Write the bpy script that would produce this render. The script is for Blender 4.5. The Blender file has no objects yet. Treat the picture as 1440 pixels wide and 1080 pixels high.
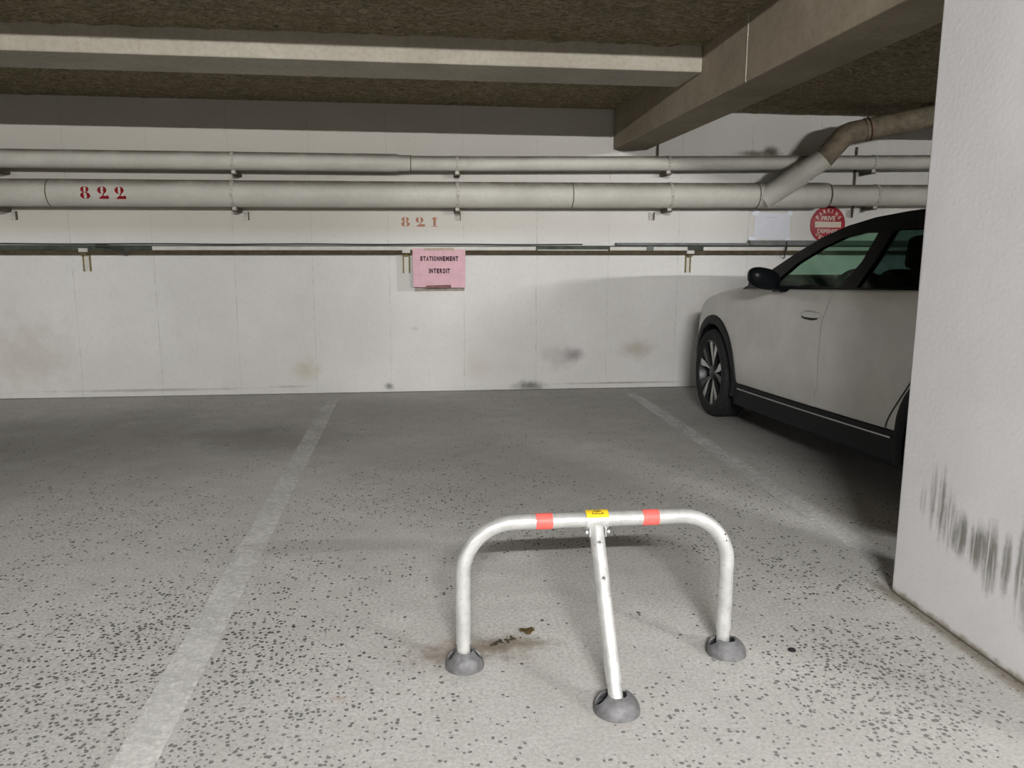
import bpy, bmesh, math, random
from math import sin, cos, pi, sqrt, radians, atan2
from mathutils import Vector, Matrix, noise
from mathutils.geometry import tessellate_polygon
random.seed(7)
C = bpy.context.scene.collection
H = 1.25                 # eye height
D = 7.075                # back wall
ZC = 2.48                # ceiling over the bays

# ------------------------------------------------------------------ node helpers
class NT:
    def __init__(s, name, rough=.8, metal=0.0, spec=.3):
        m = bpy.data.materials.new(name); m.use_nodes = True
        s.m = m; s.t = m.node_tree; s.t.nodes.clear()
        s.out = s.t.nodes.new('ShaderNodeOutputMaterial')
        s.b = s.t.nodes.new('ShaderNodeBsdfPrincipled')
        s.t.links.new(s.b.outputs[0], s.out.inputs[0])
        s.b.inputs['Roughness'].default_value = rough
        s.b.inputs['Metallic'].default_value = metal
        s.b.inputs['Specular IOR Level'].default_value = spec
        s._co = None
    def set(s, inp, v):
        if isinstance(v, bpy.types.NodeSocket): s.t.links.new(v, inp)
        elif isinstance(v, (tuple, list)) and len(v) == 3 and inp.type == 'RGBA': inp.default_value = (*v, 1)
        else: inp.default_value = v
    def co(s):
        if s._co is None: s._co = s.t.nodes.new('ShaderNodeTexCoord').outputs['Object']
        return s._co
    def scaled(s, sc, off=(0, 0, 0), rot=(0, 0, 0)):
        n = s.t.nodes.new('ShaderNodeMapping'); s.t.links.new(s.co(), n.inputs[0])
        n.inputs['Scale'].default_value = sc; n.inputs['Location'].default_value = off; n.inputs['Rotation'].default_value = rot
        return n.outputs[0]
    def noise(s, scale, detail=4, rough=.55, vec=None, dist=0):
        n = s.t.nodes.new('ShaderNodeTexNoise'); s.t.links.new(vec or s.co(), n.inputs['Vector'])
        n.inputs['Scale'].default_value = scale; n.inputs['Detail'].default_value = detail
        n.inputs['Roughness'].default_value = rough; n.inputs['Distortion'].default_value = dist
        return n.outputs['Fac']
    def voro(s, scale, vec=None, out='Distance', feature='F1', rand=1):
        n = s.t.nodes.new('ShaderNodeTexVoronoi'); n.feature = feature
        s.t.links.new(vec or s.co(), n.inputs['Vector']); n.inputs['Scale'].default_value = scale
        n.inputs['Randomness'].default_value = rand
        return n.outputs[out]
    def math(s, op, a, b=0.0, c=0.0, clamp=False):
        n = s.t.nodes.new('ShaderNodeMath'); n.operation = op; n.use_clamp = clamp
        s.set(n.inputs[0], a); s.set(n.inputs[1], b); s.set(n.inputs[2], c); return n.outputs[0]
    def ramp(s, fac, a, b, lo=0.0, hi=1.0):        # smooth map a..b -> lo..hi
        n = s.t.nodes.new('ShaderNodeMapRange'); n.interpolation_type = 'SMOOTHSTEP'
        s.set(n.inputs[0], fac); n.inputs[1].default_value = a; n.inputs[2].default_value = b
        n.inputs[3].default_value = lo; n.inputs[4].default_value = hi; return n.outputs[0]
    def mix(s, f, a, b, mode='MIX'):
        n = s.t.nodes.new('ShaderNodeMix'); n.data_type = 'RGBA'; n.blend_type = mode
        s.set(n.inputs[0], f); s.set(n.inputs[6], a); s.set(n.inputs[7], b); return n.outputs[2]
    def sep(s, vec=None):
        n = s.t.nodes.new('ShaderNodeSeparateXYZ'); s.t.links.new(vec or s.co(), n.inputs[0]); return n.outputs
    def blob(s, ctr, rad, nz=6, amt=1.0, wob=.5, soft=.0):
        """soft irregular patch: 1 inside, 0 outside; rad = (rx, ry, rz) (large = ignore axis)"""
        n = s.t.nodes.new('ShaderNodeVectorMath'); n.operation = 'SUBTRACT'; s.t.links.new(s.co(), n.inputs[0]); n.inputs[1].default_value = ctr
        k = s.t.nodes.new('ShaderNodeVectorMath'); k.operation = 'DIVIDE'; s.t.links.new(n.outputs[0], k.inputs[0]); k.inputs[1].default_value = rad
        l = s.t.nodes.new('ShaderNodeVectorMath'); l.operation = 'LENGTH'; s.t.links.new(k.outputs[0], l.inputs[0])
        d = s.math('ADD', l.outputs['Value'], s.math('MULTIPLY', s.math('SUBTRACT', s.noise(nz, 4, .65), .5), wob * 2))
        return s.ramp(d, 1.0, soft, 0, amt)
    def bump(s, h, strength=.3, dist=.01):
        n = s.t.nodes.new('ShaderNodeBump'); s.set(n.inputs['Height'], h)
        n.inputs['Strength'].default_value = strength; n.inputs['Distance'].default_value = dist
        s.t.links.new(n.outputs[0], s.b.inputs['Normal'])
    def col(s, v): s.set(s.b.inputs['Base Color'], v); return s.m

def plain(name, c, rough=.6, metal=0.0, spec=.3, var=.12, nscale=25, bump=0.0):
    n = NT(name, rough, metal, spec)
    f = n.ramp(n.noise(nscale, 5, .6), .25, .75)
    d = tuple(max(0, x * (1 - var)) for x in c); e = tuple(min(1, x * (1 + var)) for x in c)
    n.col(n.mix(f, d, e))
    if bump: n.bump(n.noise(nscale * 3, 4), bump, .004)
    return n.m

# ------------------------------------------------------------------ materials
def mat_floor():
    n = NT('floor_concrete', .78, 0, .25)
    big = n.ramp(n.noise(.9, 5, .6), .3, .7)
    fine = n.noise(85, 5, .75)
    mid = n.noise(7, 6, .65)
    c = n.mix(big, (.54, .532, .510), (.66, .652, .630))
    c = n.mix(n.ramp(mid, .3, .75, 0, .45), c, (.41, .40, .37))
    c = n.mix(n.ramp(fine, .38, .66, 0, .75), c, (.30, .29, .27))
    x, y, z = n.sep()[0:3]
    # darker grey patches, deeper in the bays
    d1 = n.blob((-2.3, 5.55, 0), (2.1, 1.2, 9), 1.3, .55, .7, .0)
    d2 = n.blob((-.9, 5.3, 0), (.9, .5, 9), 1.3, .45, .4, .1)
    d3 = n.blob((.6, 6.4, 0), (3.2, 1.3, 9), 1.2, .22, .35, .0)
    d4 = n.blob((2.4, 5.3, 0), (.8, 2.5, 9), 1.2, .55, .35, .0)
    d5 = n.blob((-2.6, 4.7, 0), (2.2, 1.35, 9), 1.1, .45, .5, .0)
    d6 = n.blob((.9, 4.4, 0), (1.5, .9, 9), 1.1, .10, .35, .0)
    for d in (d1, d2, d3, d4, d5, d6): c = n.mix(d, c, n.mix(fine, (.15, .145, .13), (.23, .22, .20)))
    # worn edge line of repaired smooth patch round the barrier
    smooth = n.blob((.50, 2.60, 0), (.80, .62, 9), 1.6, 1, .22, .75)
    far = n.ramp(y, 3.0, 5.2)
    # exposed aggregate: dark pebbles
    v = n.scaled((1, 1, 1))
    wob = n.t.nodes.new('ShaderNodeVectorMath'); wob.operation = 'ADD'
    nz = n.t.nodes.new('ShaderNodeTexNoise'); n.t.links.new(n.co(), nz.inputs['Vector']); nz.inputs['Scale'].default_value = 70
    sc = n.t.nodes.new('ShaderNodeVectorMath'); sc.operation = 'SCALE'; sc.inputs['Scale'].default_value = .012
    n.t.links.new(nz.outputs['Color'], sc.inputs[0]); n.t.links.new(v, wob.inputs[0]); n.t.links.new(sc.outputs[0], wob.inputs[1])
    wv = wob.outputs[0]
    dist = n.voro(64, wv); cell = n.voro(64, wv, 'Color')
    rs = n.sep(cell)
    dens = n.ramp(n.noise(1.7, 3, .6), .35, .62)
    dens = n.math('MULTIPLY', dens, n.ramp(smooth, 0, 1, 1, .15))
    left = n.blob((-.9, 2.0, 0), (1.1, 1.35, 9), 1.4, .75, .3, .3)
    right = n.blob((1.35, 2.0, 0), (.5, .5, 9), 2.2, .8, .3, .3)
    near = n.blob((.3, 1.45, 0), (2.2, .42, 9), 2.2, .55, .3, .2)
    dens = n.math('MAXIMUM', n.math('MULTIPLY', dens, .30), n.math('MAXIMUM', left, n.math('MAXIMUM', right, near)))
    dens = n.math('MULTIPLY', dens, n.ramp(far, 0, 1, 1, .25))
    thr = n.math('ADD', n.math('MULTIPLY', rs[1], .24), .20)
    size = n.math('MULTIPLY', n.math('LESS_THAN', rs[0], n.math('MULTIPLY', dens, 1.2)), thr)
    peb = n.ramp(n.math('SUBTRACT', dist, size), .035, -.015)
    pc = n.mix(rs[2], (.010, .010, .012), (.09, .082, .07))
    c = n.mix(n.math('MULTIPLY', peb, .93), c, pc)
    # brown rust and dirt beside the left foot, a few marks
    r1 = n.blob((.16, 2.33, 0), (.30, .12, 9), 16, .85, 1.0)
    c = n.mix(r1, c, (.22, .165, .12))
    r2 = n.blob((.30, 2.37, 0), (.16, .07, 9), 16, .7, .6)
    c = n.mix(r2, c, (.16, .13, .085))
    r3 = n.blob((-.235, 2.10, 0), (.035, .02, 9), 25, .6, .5)
    c = n.mix(r3, c, (.42, .24, .15))
    for q, rr in (((.129, 2.2, 0), .10), ((.951, 2.2, 0), .09), ((.53, 1.94, 0), .10)):
        c = n.mix(n.blob(q, (rr, rr * .9, 9), 12, .35, .5), c, (.22, .205, .18))
    # pale scraped arc where the barrier folds
    dx = n.math('SUBTRACT', x, .52); dy = n.math('SUBTRACT', y, 2.0)
    rr = n.math('SQRT', n.math('ADD', n.math('MULTIPLY', dx, dx), n.math('MULTIPLY', dy, dy)))
    ring = n.ramp(n.math('ABSOLUTE', n.math('SUBTRACT', rr, .72)), .015, .002, 0, .35)
    ring = n.math('MULTIPLY', ring, n.math('MULTIPLY', n.ramp(n.noise(9), .4, .6), n.ramp(y, 2.6, 2.68)))
    c = n.mix(ring, c, (.62, .61, .58))
    # grime along the walls and pillar foot
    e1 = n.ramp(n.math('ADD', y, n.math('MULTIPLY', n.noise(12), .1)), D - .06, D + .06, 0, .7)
    e2 = n.math('MULTIPLY', n.ramp(n.math('ABSOLUTE', n.math('SUBTRACT', n.math('ADD', x, n.math('MULTIPLY', n.noise(18), .05)), 1.76)), .05, .0, 0, .75), n.ramp(y, 2.75, 2.6))
    c = n.mix(n.ramp(y, 2.6, 1.7, 0, .35), c, (.40, .395, .38))
    c = n.mix(n.ramp(y, 1.45, .9), c, (.14, .135, .125))      # unseen lane floor, darkened to cut bounce light
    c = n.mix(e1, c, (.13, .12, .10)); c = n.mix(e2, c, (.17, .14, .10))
    hgt = n.math('ADD', n.math('MULTIPLY', fine, .5), n.math('MULTIPLY', peb, -.7))
    n.bump(hgt, .45, .004)
    return n.col(c)

def mat_paint_line():
    n = NT('worn_line_paint', .7, 0, .3)
    t = n.t.nodes.new('ShaderNodeBsdfTransparent'); mx = n.t.nodes.new('ShaderNodeMixShader')
    c = n.mix(n.ramp(n.noise(45, 5, .7), .35, .7), (.70, .695, .67), (.88, .875, .85))
    w = n.math('ADD', n.math('MULTIPLY', n.noise(38, 6, .75), .7), n.math('MULTIPLY', n.noise(5, 3), .3))
    f = n.ramp(w, .34, .68, .72, .22)
    n.t.links.new(f, mx.inputs[0]); n.t.links.new(t.outputs[0], mx.inputs[1]); n.t.links.new(n.b.outputs[0], mx.inputs[2])
    n.t.links.new(mx.outputs[0], n.out.inputs[0])
    n.bump(n.noise(60, 4), .5, .004)
    return n.col(c)

def mat_wall(name='wall_paint', back=False):
    n = NT(name, .72, 0, .25)
    c = n.mix(n.ramp(n.noise(1.3, 5, .6), .3, .7), (.73, .72, .70), (.80, .79, .775))
    c = n.mix(n.ramp(n.noise(30, 5, .7), .45, .75, 0, .25), c, (.60, .585, .55))
    h = n.math('MULTIPLY', n.noise(45, 5), .5)
    x, y, z = n.sep()[0:3]
    if back:
        c = n.mix(n.math('MULTIPLY', n.ramp(z, 1.28, 1.48, 0, .85), n.ramp(x, 3.2, -1.0, .35, 1)), c, (.56, .525, .46))     # yellower and darker above the rail, weaker to the right
        f = n.math('FRACT', n.math('DIVIDE', n.math('ADD', n.math('ADD', x, n.math('MULTIPLY', n.noise(3), .02)), 2.831 + 65.5), .655))
        dd = n.math('MULTIPLY', n.math('MINIMUM', f, n.math('SUBTRACT', 1, f)), .655)
        ln = n.ramp(dd, .006, .001)
        brk = n.ramp(n.noise(16, 3, .6), .45, .66, .05, .42)
        c = n.mix(n.math('MULTIPLY', ln, brk), c, (.36, .34, .30))
        h = n.math('SUBTRACT', h, n.math('MULTIPLY', ln, .8))
        h = n.math('ADD', h, n.math('MULTIPLY', n.noise(2.5, 2), 1.5))
        blobs = [((-.97, D, .22), (.17, 9, .17), (.50, .43, .25), .45), ((.55, D, .22), (.2, 9, .16), (.55, .48, .33), .25),
                 ((1.43, D, .31), (.13, 9, .10), (.20, .18, .19), .75), ((1.32, D, .30), (.26, 9, .15), (.38, .35, .34), .4),
                 ((2.03, D, .37), (.22, 9, .13), (.42, .35, .25), .5), ((1.03, D, .03), (.22, 9, .07), (.10, .10, .07), .8),
                 ((3.12, D, 2.125), (.30, 9, .05), (.11, .10, .065), .8), ((3.24, D, 2.145), (.12, 9, .07), (.09, .08, .05), .85),  # dark smudges painted for the branch elbow's shadow above the upper pipe
                 ((2.80, D, .35), (.2, 9, .4), (.30, .24, .22), .55), ((2.7, D, .62), (.25, 9, .35), (.42, .37, .34), .4),
                 ((-.24, D, .05), (.07, 9, .05), (.14, .13, .10), .8), ((-1.1, D, .06), (.25, 9, .02), (.30, .28, .24), .5),
                 ((1.9, D, .045), (.9, 9, .012), (.25, .22, .15), .7), ((-2.3, D, .05), (1.3, 9, .018), (.34, .30, .24), .6),
                 ((-3.3, D, .35), (.6, 9, .5), (.48, .43, .36), .45), ((-.0, D, .565), (.05, 9, .03), (.40, .38, .36), .5)]
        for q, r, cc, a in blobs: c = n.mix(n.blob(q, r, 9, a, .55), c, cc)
        # grey rectangle left by an earlier notice
        rx = n.math('MULTIPLY', n.math('GREATER_THAN', x, -.155), n.math('LESS_THAN', x, .44))
        rz = n.math('MULTIPLY', n.math('GREATER_THAN', z, .897), n.math('LESS_THAN', z, 1.2))
        c = n.mix(n.math('MULTIPLY', n.math('MULTIPLY', rx, rz), .5), c, (.50, .49, .455))
        # specks
        vd = n.voro(9); vc = n.sep(n.voro(9, None, 'Color'))
        sp = n.math('MULTIPLY', n.ramp(vd, .055, .02), n.math('LESS_THAN', vc[0], .28))
        c = n.mix(n.math('MULTIPLY', sp, .5), c, (.25, .23, .2))
    n.bump(h, .25, .012)
    return n.col(c)

def mat_pillar():
    n = NT('pillar_paint', .7, 0, .25)
    c = n.mix(n.ramp(n.noise(2.2, 4, .6), .3, .7), (.70, .69, .70), (.76, .75, .765))
    c = n.mix(n.ramp(n.noise(70, 4, .7), .5, .8, 0, .3), c, (.55, .54, .55))
    x, y, z = n.sep()[0:3]
    # tyre-black scuffs: near-vertical streaks inside a diagonal band
    st = n.noise(1, 3, .6, n.scaled((1, 60, 3.0), (0, 0, 0), (radians(-3), 0, 0)))
    band = None
    for q, r, a in (((1.7456, 2.45, .40), (9, .02, .08), .5), ((1.7456, 2.40, .43), (9, .022, .14), .8), ((1.7456, 2.355, .42), (9, .024, .17), .95),
                    ((1.7456, 2.31, .37), (9, .04, .13), .9), ((1.7456, 2.25, .345), (9, .07, .10), 1), ((1.7456, 2.17, .335), (9, .08, .10), 1),
                    ((1.7456, 2.11, .32), (9, .05, .15), 1), ((1.7456, 2.045, .325), (9, .03, .13), .9), ((1.7456, 1.99, .345), (9, .028, .19), .95), ((1.7456, 1.94, .28), (9, .06, .16), .9)):
        b = n.blob(q, r, 20, a, .35, .25)
        band = b if band is None else n.math('MAXIMUM', band, b)
    c = n.mix(n.math('MULTIPLY', band, n.ramp(st, .34, .56, .12, .95)), c, (.21, .205, .18))
    low = n.ramp(n.math('ADD', z, n.math('MULTIPLY', n.noise(22), -.05)), .008, -.018, 0, .8)
    c = n.mix(low, c, (.22, .18, .12))
    vd = n.voro(7); vc = n.sep(n.voro(7, None, 'Color'))
    sp = n.math('MULTIPLY', n.ramp(vd, .04, .015), n.math('LESS_THAN', vc[0], .4))
    c = n.mix(n.math('MULTIPLY', sp, .6), c, (.22, .2, .19))
    n.bump(n.math('ADD', n.noise(55, 5), n.math('MULTIPLY', n.noise(4, 3), 1.5)), .14, .008)
    return n.col(c)

def mat_concrete_beam(name, a, b, dark):
    n = NT(name, .85, 0, .2)
    c = n.mix(n.ramp(n.noise(2, 5, .65), .3, .7), a, b)
    c = n.mix(n.ramp(n.noise(28, 5, .7), .4, .75, 0, .45), c, dark)
    h = n.math('ADD', n.noise(40, 5, .7), n.math('MULTIPLY', n.voro(14), .3))
    n.bump(h, .3, .008)
    return n.col(c)

def mat_sprayed():
    n = NT('sprayed_fibre', .95, 0, .05)
    v = n.scaled((1, 2.2, 1))
    a = n.noise(22, 6, .75, v, 1.2)
    c = n.mix(n.ramp(a, .32, .68), (.13, .105, .07), (.68, .56, .39))
    c = n.mix(n.ramp(n.noise(6, 4, .6), .4, .7, 0, .45), c, (.30, .27, .16))
    n.bump(n.math('ADD', a, n.math('MULTIPLY', n.noise(70, 4, .8), .4)), 1.0, .03)
    return n.col(c)

def mat_pipe(name='pipe_paint', big=False):
    n = NT(name, .5, 0, .35)
    c = n.mix(n.ramp(n.noise(2.5, 4, .6), .3, .7), (.53, .515, .465), (.62, .605, .55))
    c = n.mix(n.ramp(n.noise(26, 5, .7), .42, .75, 0, .3), c, (.45, .42, .35))
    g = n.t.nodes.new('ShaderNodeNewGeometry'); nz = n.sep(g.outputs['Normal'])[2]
    topside = n.math('MULTIPLY', n.ramp(nz, .25, .95, 0, .85), n.ramp(n.noise(9, 4), .2, .6, .6, 1))     # unevenly darker on the upper side
    c = n.mix(topside, c, (.12, .105, .075))
    n.bump(n.noise(30, 4), .15, .004)
    return n.col(c)

def mat_galv():
    n = NT('galvanised_steel', .38, .55, .5)
    c = n.mix(n.ramp(n.noise(18, 5, .6), .3, .7), (.58, .585, .575), (.72, .725, .71))
    sp = n.ramp(n.noise(90, 3), .62, .7, 0, .5)
    c = n.mix(sp, c, (.35, .34, .31))
    n.set(n.b.inputs['Roughness'], n.ramp(n.noise(30, 4), .3, .7, .30, .5))
    n.bump(n.noise(120, 3), .06, .002)
    return n.col(c)

def mat_carpaint():
    n = NT('white_car_paint', .38, 0, .5)
    c = n.mix(n.ramp(n.noise(3.0, 5, .65), .3, .7), (.54, .53, .50), (.63, .62, .59))
    c = n.mix(n.ramp(n.noise(60, 4, .7), .45, .8, 0, .18), c, (.36, .34, .30))
    n.b.inputs['Coat Weight'].default_value = .35; n.b.inputs['Coat Roughness'].default_value = .12
    return n.col(c)

def mat_glass(name, tint, mixf, rough=.02):
    m = bpy.data.materials.new(name); m.use_nodes = True; t = m.node_tree; t.nodes.clear()
    o = t.nodes.new('ShaderNodeOutputMaterial'); tr = t.nodes.new('ShaderNodeBsdfTransparent'); gl = t.nodes.new('ShaderNodeBsdfGlossy')
    tr.inputs[0].default_value = (*tint, 1); gl.inputs['Roughness'].default_value = rough; gl.inputs[0].default_value = (.8, .85, .82, 1)
    mx = t.nodes.new('ShaderNodeMixShader'); lw = t.nodes.new('ShaderNodeLayerWeight'); lw.inputs['Blend'].default_value = .5
    pw = t.nodes.new('ShaderNodeMath'); pw.operation = 'POWER'; pw.inputs[1].default_value = 5; t.links.new(lw.outputs['Facing'], pw.inputs[0])
    ml = t.nodes.new('ShaderNodeMath'); ml.operation = 'MULTIPLY_ADD'; ml.inputs[1].default_value = mixf; ml.inputs[2].default_value = .02; t.links.new(pw.outputs[0], ml.inputs[0])
    t.links.new(ml.outputs[0], mx.inputs[0]); t.links.new(tr.outputs[0], mx.inputs[1]); t.links.new(gl.outputs[0], mx.inputs[2])
    t.links.new(mx.outputs[0], o.inputs[0]); return m

def mat_emit(name, c, s):
    m = bpy.data.materials.new(name); m.use_nodes = True; t = m.node_tree; t.nodes.clear()
    o = t.nodes.new('ShaderNodeOutputMaterial'); e = t.nodes.new('ShaderNodeEmission'); e.inputs[0].default_value = (*c, 1); e.inputs[1].default_value = s
    t.links.new(e.outputs[0], o.inputs[0]); return m

M = {
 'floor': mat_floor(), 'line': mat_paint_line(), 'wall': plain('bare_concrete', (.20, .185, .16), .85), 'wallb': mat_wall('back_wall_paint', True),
 'pillar': mat_pillar(), 'beam': mat_concrete_beam('cross_beam_concrete', (.42, .385, .32), (.51, .475, .40), (.28, .24, .17)),
 'beam2': mat_concrete_beam('main_beam_concrete', (.25, .21, .155), (.34, .29, .22), (.17, .14, .09)),
 'spray': mat_sprayed(), 'pipe': mat_pipe(), 'galv': mat_galv(), 'car': mat_carpaint(),
 'iron': plain('cast_iron', (.16, .16, .165), .62, .25, .35, .3, 40, .3), 'hole': plain('dark_inside', (.02, .018, .016), .9),
 'rust': plain('rusty_iron', (.16, .075, .055), .85, 0, .2, .4, 40, .3),
 'red': plain('red_reflective_band', (.92, .14, .12), .45, 0, .4, .08, 30), 'yellow': plain('yellow_sticker', (.78, .52, .02), .5, 0, .4, .1, 60),
 'black': plain('black_print', (.02, .02, .022), .6), 'steel': plain('bright_zinc', (.72, .72, .72), .3, .8, .5, .1),
 'clamp': plain('painted_clamp', (.50, .48, .43), .6, 0, .3, .3, 50), 'clampd': plain('dirty_bracket', (.13, .115, .085), .8, 0, .2, .5, 40),
 'pipebrown': plain('brown_pipe_coat', (.20, .165, .115), .7, 0, .25, .3, 18),
 'rail': plain('brown_rail_paint', (.085, .066, .038), .75, 0, .2, .35, 18), 'channel': plain('dark_channel', (.075, .085, .07), .8, 0, .2, .35, 14),
 'cover': plain('white_cover', (.66, .65, .60), .6, 0, .3, .1, 8), 'trunk': plain('grey_trunking', (.17, .18, .175), .7, 0, .3, .25, 12),
 'cable': plain('dark_cable', (.05, .055, .045), .7), 'ubr': plain('bracket_green_brown', (.22, .18, .08), .7, 0, .2, .4, 40),
 'pink': plain('pink_paper', (.78, .50, .56), .8, 0, .15, .07, 14), 'tape': plain('brown_tape', (.20, .085, .075), .5, 0, .3, .35, 50), 'tape2': plain('beige_tape', (.50, .36, .30), .5, 0, .3, .25, 60),
 'ink': plain('dark_ink', (.045, .018, .03), .7), 'paper': plain('white_paper', (.76, .77, .84), .8, 0, .15, .03, 10), 'tapew': plain('clear_tape', (.82, .86, .92), .3, 0, .5, .05),
 'pencil': plain('faint_writing', (.50, .50, .58), .8), 'signred': plain('red_enamel', (.40, .035, .05), .45, 0, .4, .22, 20), 'signwhite': plain('cream_enamel', (.72, .62, .52), .5, 0, .4, .1, 20),
 'stred': plain('red_stencil_paint', (.26, .008, .012), .7, 0, .2, .2, 40), 'storange': None,
 'tyre': plain('tyre_rubber', (.022, .022, .023), .8, 0, .25, .3, 30, .2), 'rimblack': plain('gloss_black_rim', (.025, .026, .028), .35, 0, .5, .1),
 'rimsilver': plain('machined_alloy', (.52, .52, .50), .3, .75, .5, .08), 'clad': plain('black_cladding', (.010, .010, .012), .55, 0, .2, .2, 60),
 'gloss': plain('gloss_black_paint', (.006, .007, .008), .3, 0, .10, .1), 'chrome': plain('satin_chrome', (.62, .62, .62), .25, .9, .5, .05),
 'cabin': plain('dark_cabin_trim', (.010, .011, .011), .8, 0, .1, .3, 30), 'seam': plain('seam_dark', (.05, .045, .04), .8),
 'glassf': mat_glass('green_tinted_glass', (.66, .82, .73), .5), 'glassr': mat_glass('privacy_glass', (.26, .34, .33), .5), 'glassw': mat_glass('windscreen_glass', (.93, .985, .95), .4),
 'lamp': mat_emit('fluorescent_tube', (1.0, .99, .975), 1), 'housing': plain('white_housing', (.7, .7, .7), .5), 'orange_lens': plain('amber_lens', (.6, .2, .03), .3),
 'redlens': plain('red_lens', (.3, .01, .01), .25), 'headlens': plain('headlamp_lens', (.55, .56, .56), .15, .3, .6),
 'dirt': plain('dirt_crumbs', (.06, .05, .035), .95, 0, .1, .5, 60, .5), 'leaf': plain('dry_leaf', (.17, .12, .055), .9, 0, .1, .4, 50),
}
def mat_faded():
    n = NT('faded_orange_stencil', .8, 0, .2)
    t = n.t.nodes.new('ShaderNodeBsdfTransparent'); mx = n.t.nodes.new('ShaderNodeMixShader')
    n.t.links.new(n.ramp(n.noise(55, 4, .7), .3, .6, .45, .95), mx.inputs[0])
    n.t.links.new(t.outputs[0], mx.inputs[1]); n.t.links.new(n.b.outputs[0], mx.inputs[2]); n.t.links.new(mx.outputs[0], n.out.inputs[0])
    return n.col((.45, .20, .12))
M['storange'] = mat_faded()

# ------------------------------------------------------------------ mesh helpers
def mk(name, bm, mats, parent=None, smooth=False, sharp=40):
    bmesh.ops.recalc_face_normals(bm, faces=bm.faces)
    me = bpy.data.meshes.new(name); bm.to_mesh(me); bm.free()
    for m in (mats if isinstance(mats, (list, tuple)) else [mats]): me.materials.append(m)
    if smooth:
        for p in me.polygons: p.use_smooth = True
        me.set_sharp_from_angle(angle=radians(sharp))
    o = bpy.data.objects.new(name, me); C.objects.link(o)
    if parent: o.parent = parent
    return o
def tag(o, label=None, cat=None, group=None, kind=None):
    if label: o['label'] = label
    if cat: o['category'] = cat
    if group: o['group'] = group
    if kind: o['kind'] = kind
    return o
def empty(name, loc, label, cat, group=None):
    o = bpy.data.objects.new(name, None); C.objects.link(o); o.location = loc; o.empty_display_size = .1
    return tag(o, label, cat, group)
def local(parent, bm):      # world-built mesh into the parent's frame
    bm.transform((Matrix.Translation(parent.location) @ parent.rotation_euler.to_matrix().to_4x4()).inverted()); return bm
def box(bm, x0, x1, y0, y1, z0, z1, mi=0, bevel=0):
    vs = [bm.verts.new(p) for p in ((x0,y0,z0),(x1,y0,z0),(x1,y1,z0),(x0,y1,z0),(x0,y0,z1),(x1,y0,z1),(x1,y1,z1),(x0,y1,z1))]
    fs = [bm.faces.new([vs[i] for i in q]) for q in ((0,3,2,1),(4,5,6,7),(0,1,5,4),(1,2,6,5),(2,3,7,6),(3,0,4,7))]
    for f in fs: f.material_index = mi
    if bevel:
        es = list({e for f in fs for e in f.edges})
        bmesh.ops.bevel(bm, geom=es, offset=bevel, segments=2, affect='EDGES', profile=.5)
    return vs
def boxo(name, dims, mat, parent=None, bevel=0):
    bm = bmesh.new(); box(bm, *dims, bevel=bevel)
    if parent: local(parent, bm)
    return mk(name, bm, mat, parent)
def sweep(bm, pts, radii, seg=20, caps=True, mi=0):
    """tube along points with per-point radius, parallel-transport frame"""
    pts = [Vector(p) for p in pts]
    if not hasattr(radii, '__len__'): radii = [radii] * len(pts)
    rings = []; up = None
    for i, p in enumerate(pts):
        t = (pts[min(i+1, len(pts)-1)] - pts[max(i-1, 0)]).normalized()
        if up is None:
            up = Vector((0, 0, 1)) if abs(t.z) < .9 else Vector((0, 1, 0))
        a = (up - t * up.dot(t)).normalized(); b = t.cross(a); up = a
        rings.append([bm.verts.new(p + a * radii[i] * cos(2*pi*k/seg) + b * radii[i] * sin(2*pi*k/seg)) for k in range(seg)])
    for r0, r1 in zip(rings, rings[1:]):
        for k in range(seg):
            f = bm.faces.new((r0[k], r0[(k+1) % seg], r1[(k+1) % seg], r1[k])); f.material_index = mi
    if caps:
        bm.faces.new(rings[0][::-1]).material_index = mi; bm.faces.new(rings[-1]).material_index = mi
def tube(name, pts, r, mat, parent=None, seg=20, caps=True):
    bm = bmesh.new(); sweep(bm, pts, r, seg, caps)
    if parent: local(parent, bm)
    return mk(name, bm, mat, parent, True)
def lathe(bm, prof, ctr, axis='Z', seg=32, mi=0, a0=0, a1=2*pi):
    """prof = [(r, h)], closed round the axis when full turn"""
    full = abs(a1 - a0 - 2*pi) < 1e-6; n = seg if full else seg + 1
    rows = []
    for r, h in prof:
        row = []
        for k in range(n):
            a = a0 + (a1 - a0) * k / seg; u, v = r * cos(a), r * sin(a)
            p = {'Z': (u, v, h), 'X': (h, u, v), 'Y': (u, h, v)}[axis]
            row.append(bm.verts.new(Vector(ctr) + Vector(p)))
        rows.append(row)
    for r0, r1 in zip(rows, rows[1:]):
        for k in range(n if full else n - 1):
            f = bm.faces.new((r0[k], r0[(k+1) % n], r1[(k+1) % n], r1[k])); f.material_index = mi
def prism(bm, poly, f3, th, holes=()):
    """2-D polygon (with holes) -> solid; f3(u, v, w) maps to 3-D, w in 0..th"""
    loops = [list(poly)] + [list(h) for h in holes]
    tri = tessellate_polygon([[Vector((u, v, 0)) for u, v in l] for l in loops])
    flat = [p for l in loops for p in l]
    A = [bm.verts.new(f3(u, v, 0)) for u, v in flat]; B = [bm.verts.new(f3(u, v, th)) for u, v in flat]
    for t in tri:
        try:
            bm.faces.new([A[i] for i in t]); bm.faces.new([B[i] for i in reversed(t)])
        except ValueError: pass
    o = 0
    for l in loops:
        n = len(l)
        for i in range(n):
            j = (i + 1) % n
            bm.faces.new((A[o+i], A[o+j], B[o+j], B[o+i]))
        o += n
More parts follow.
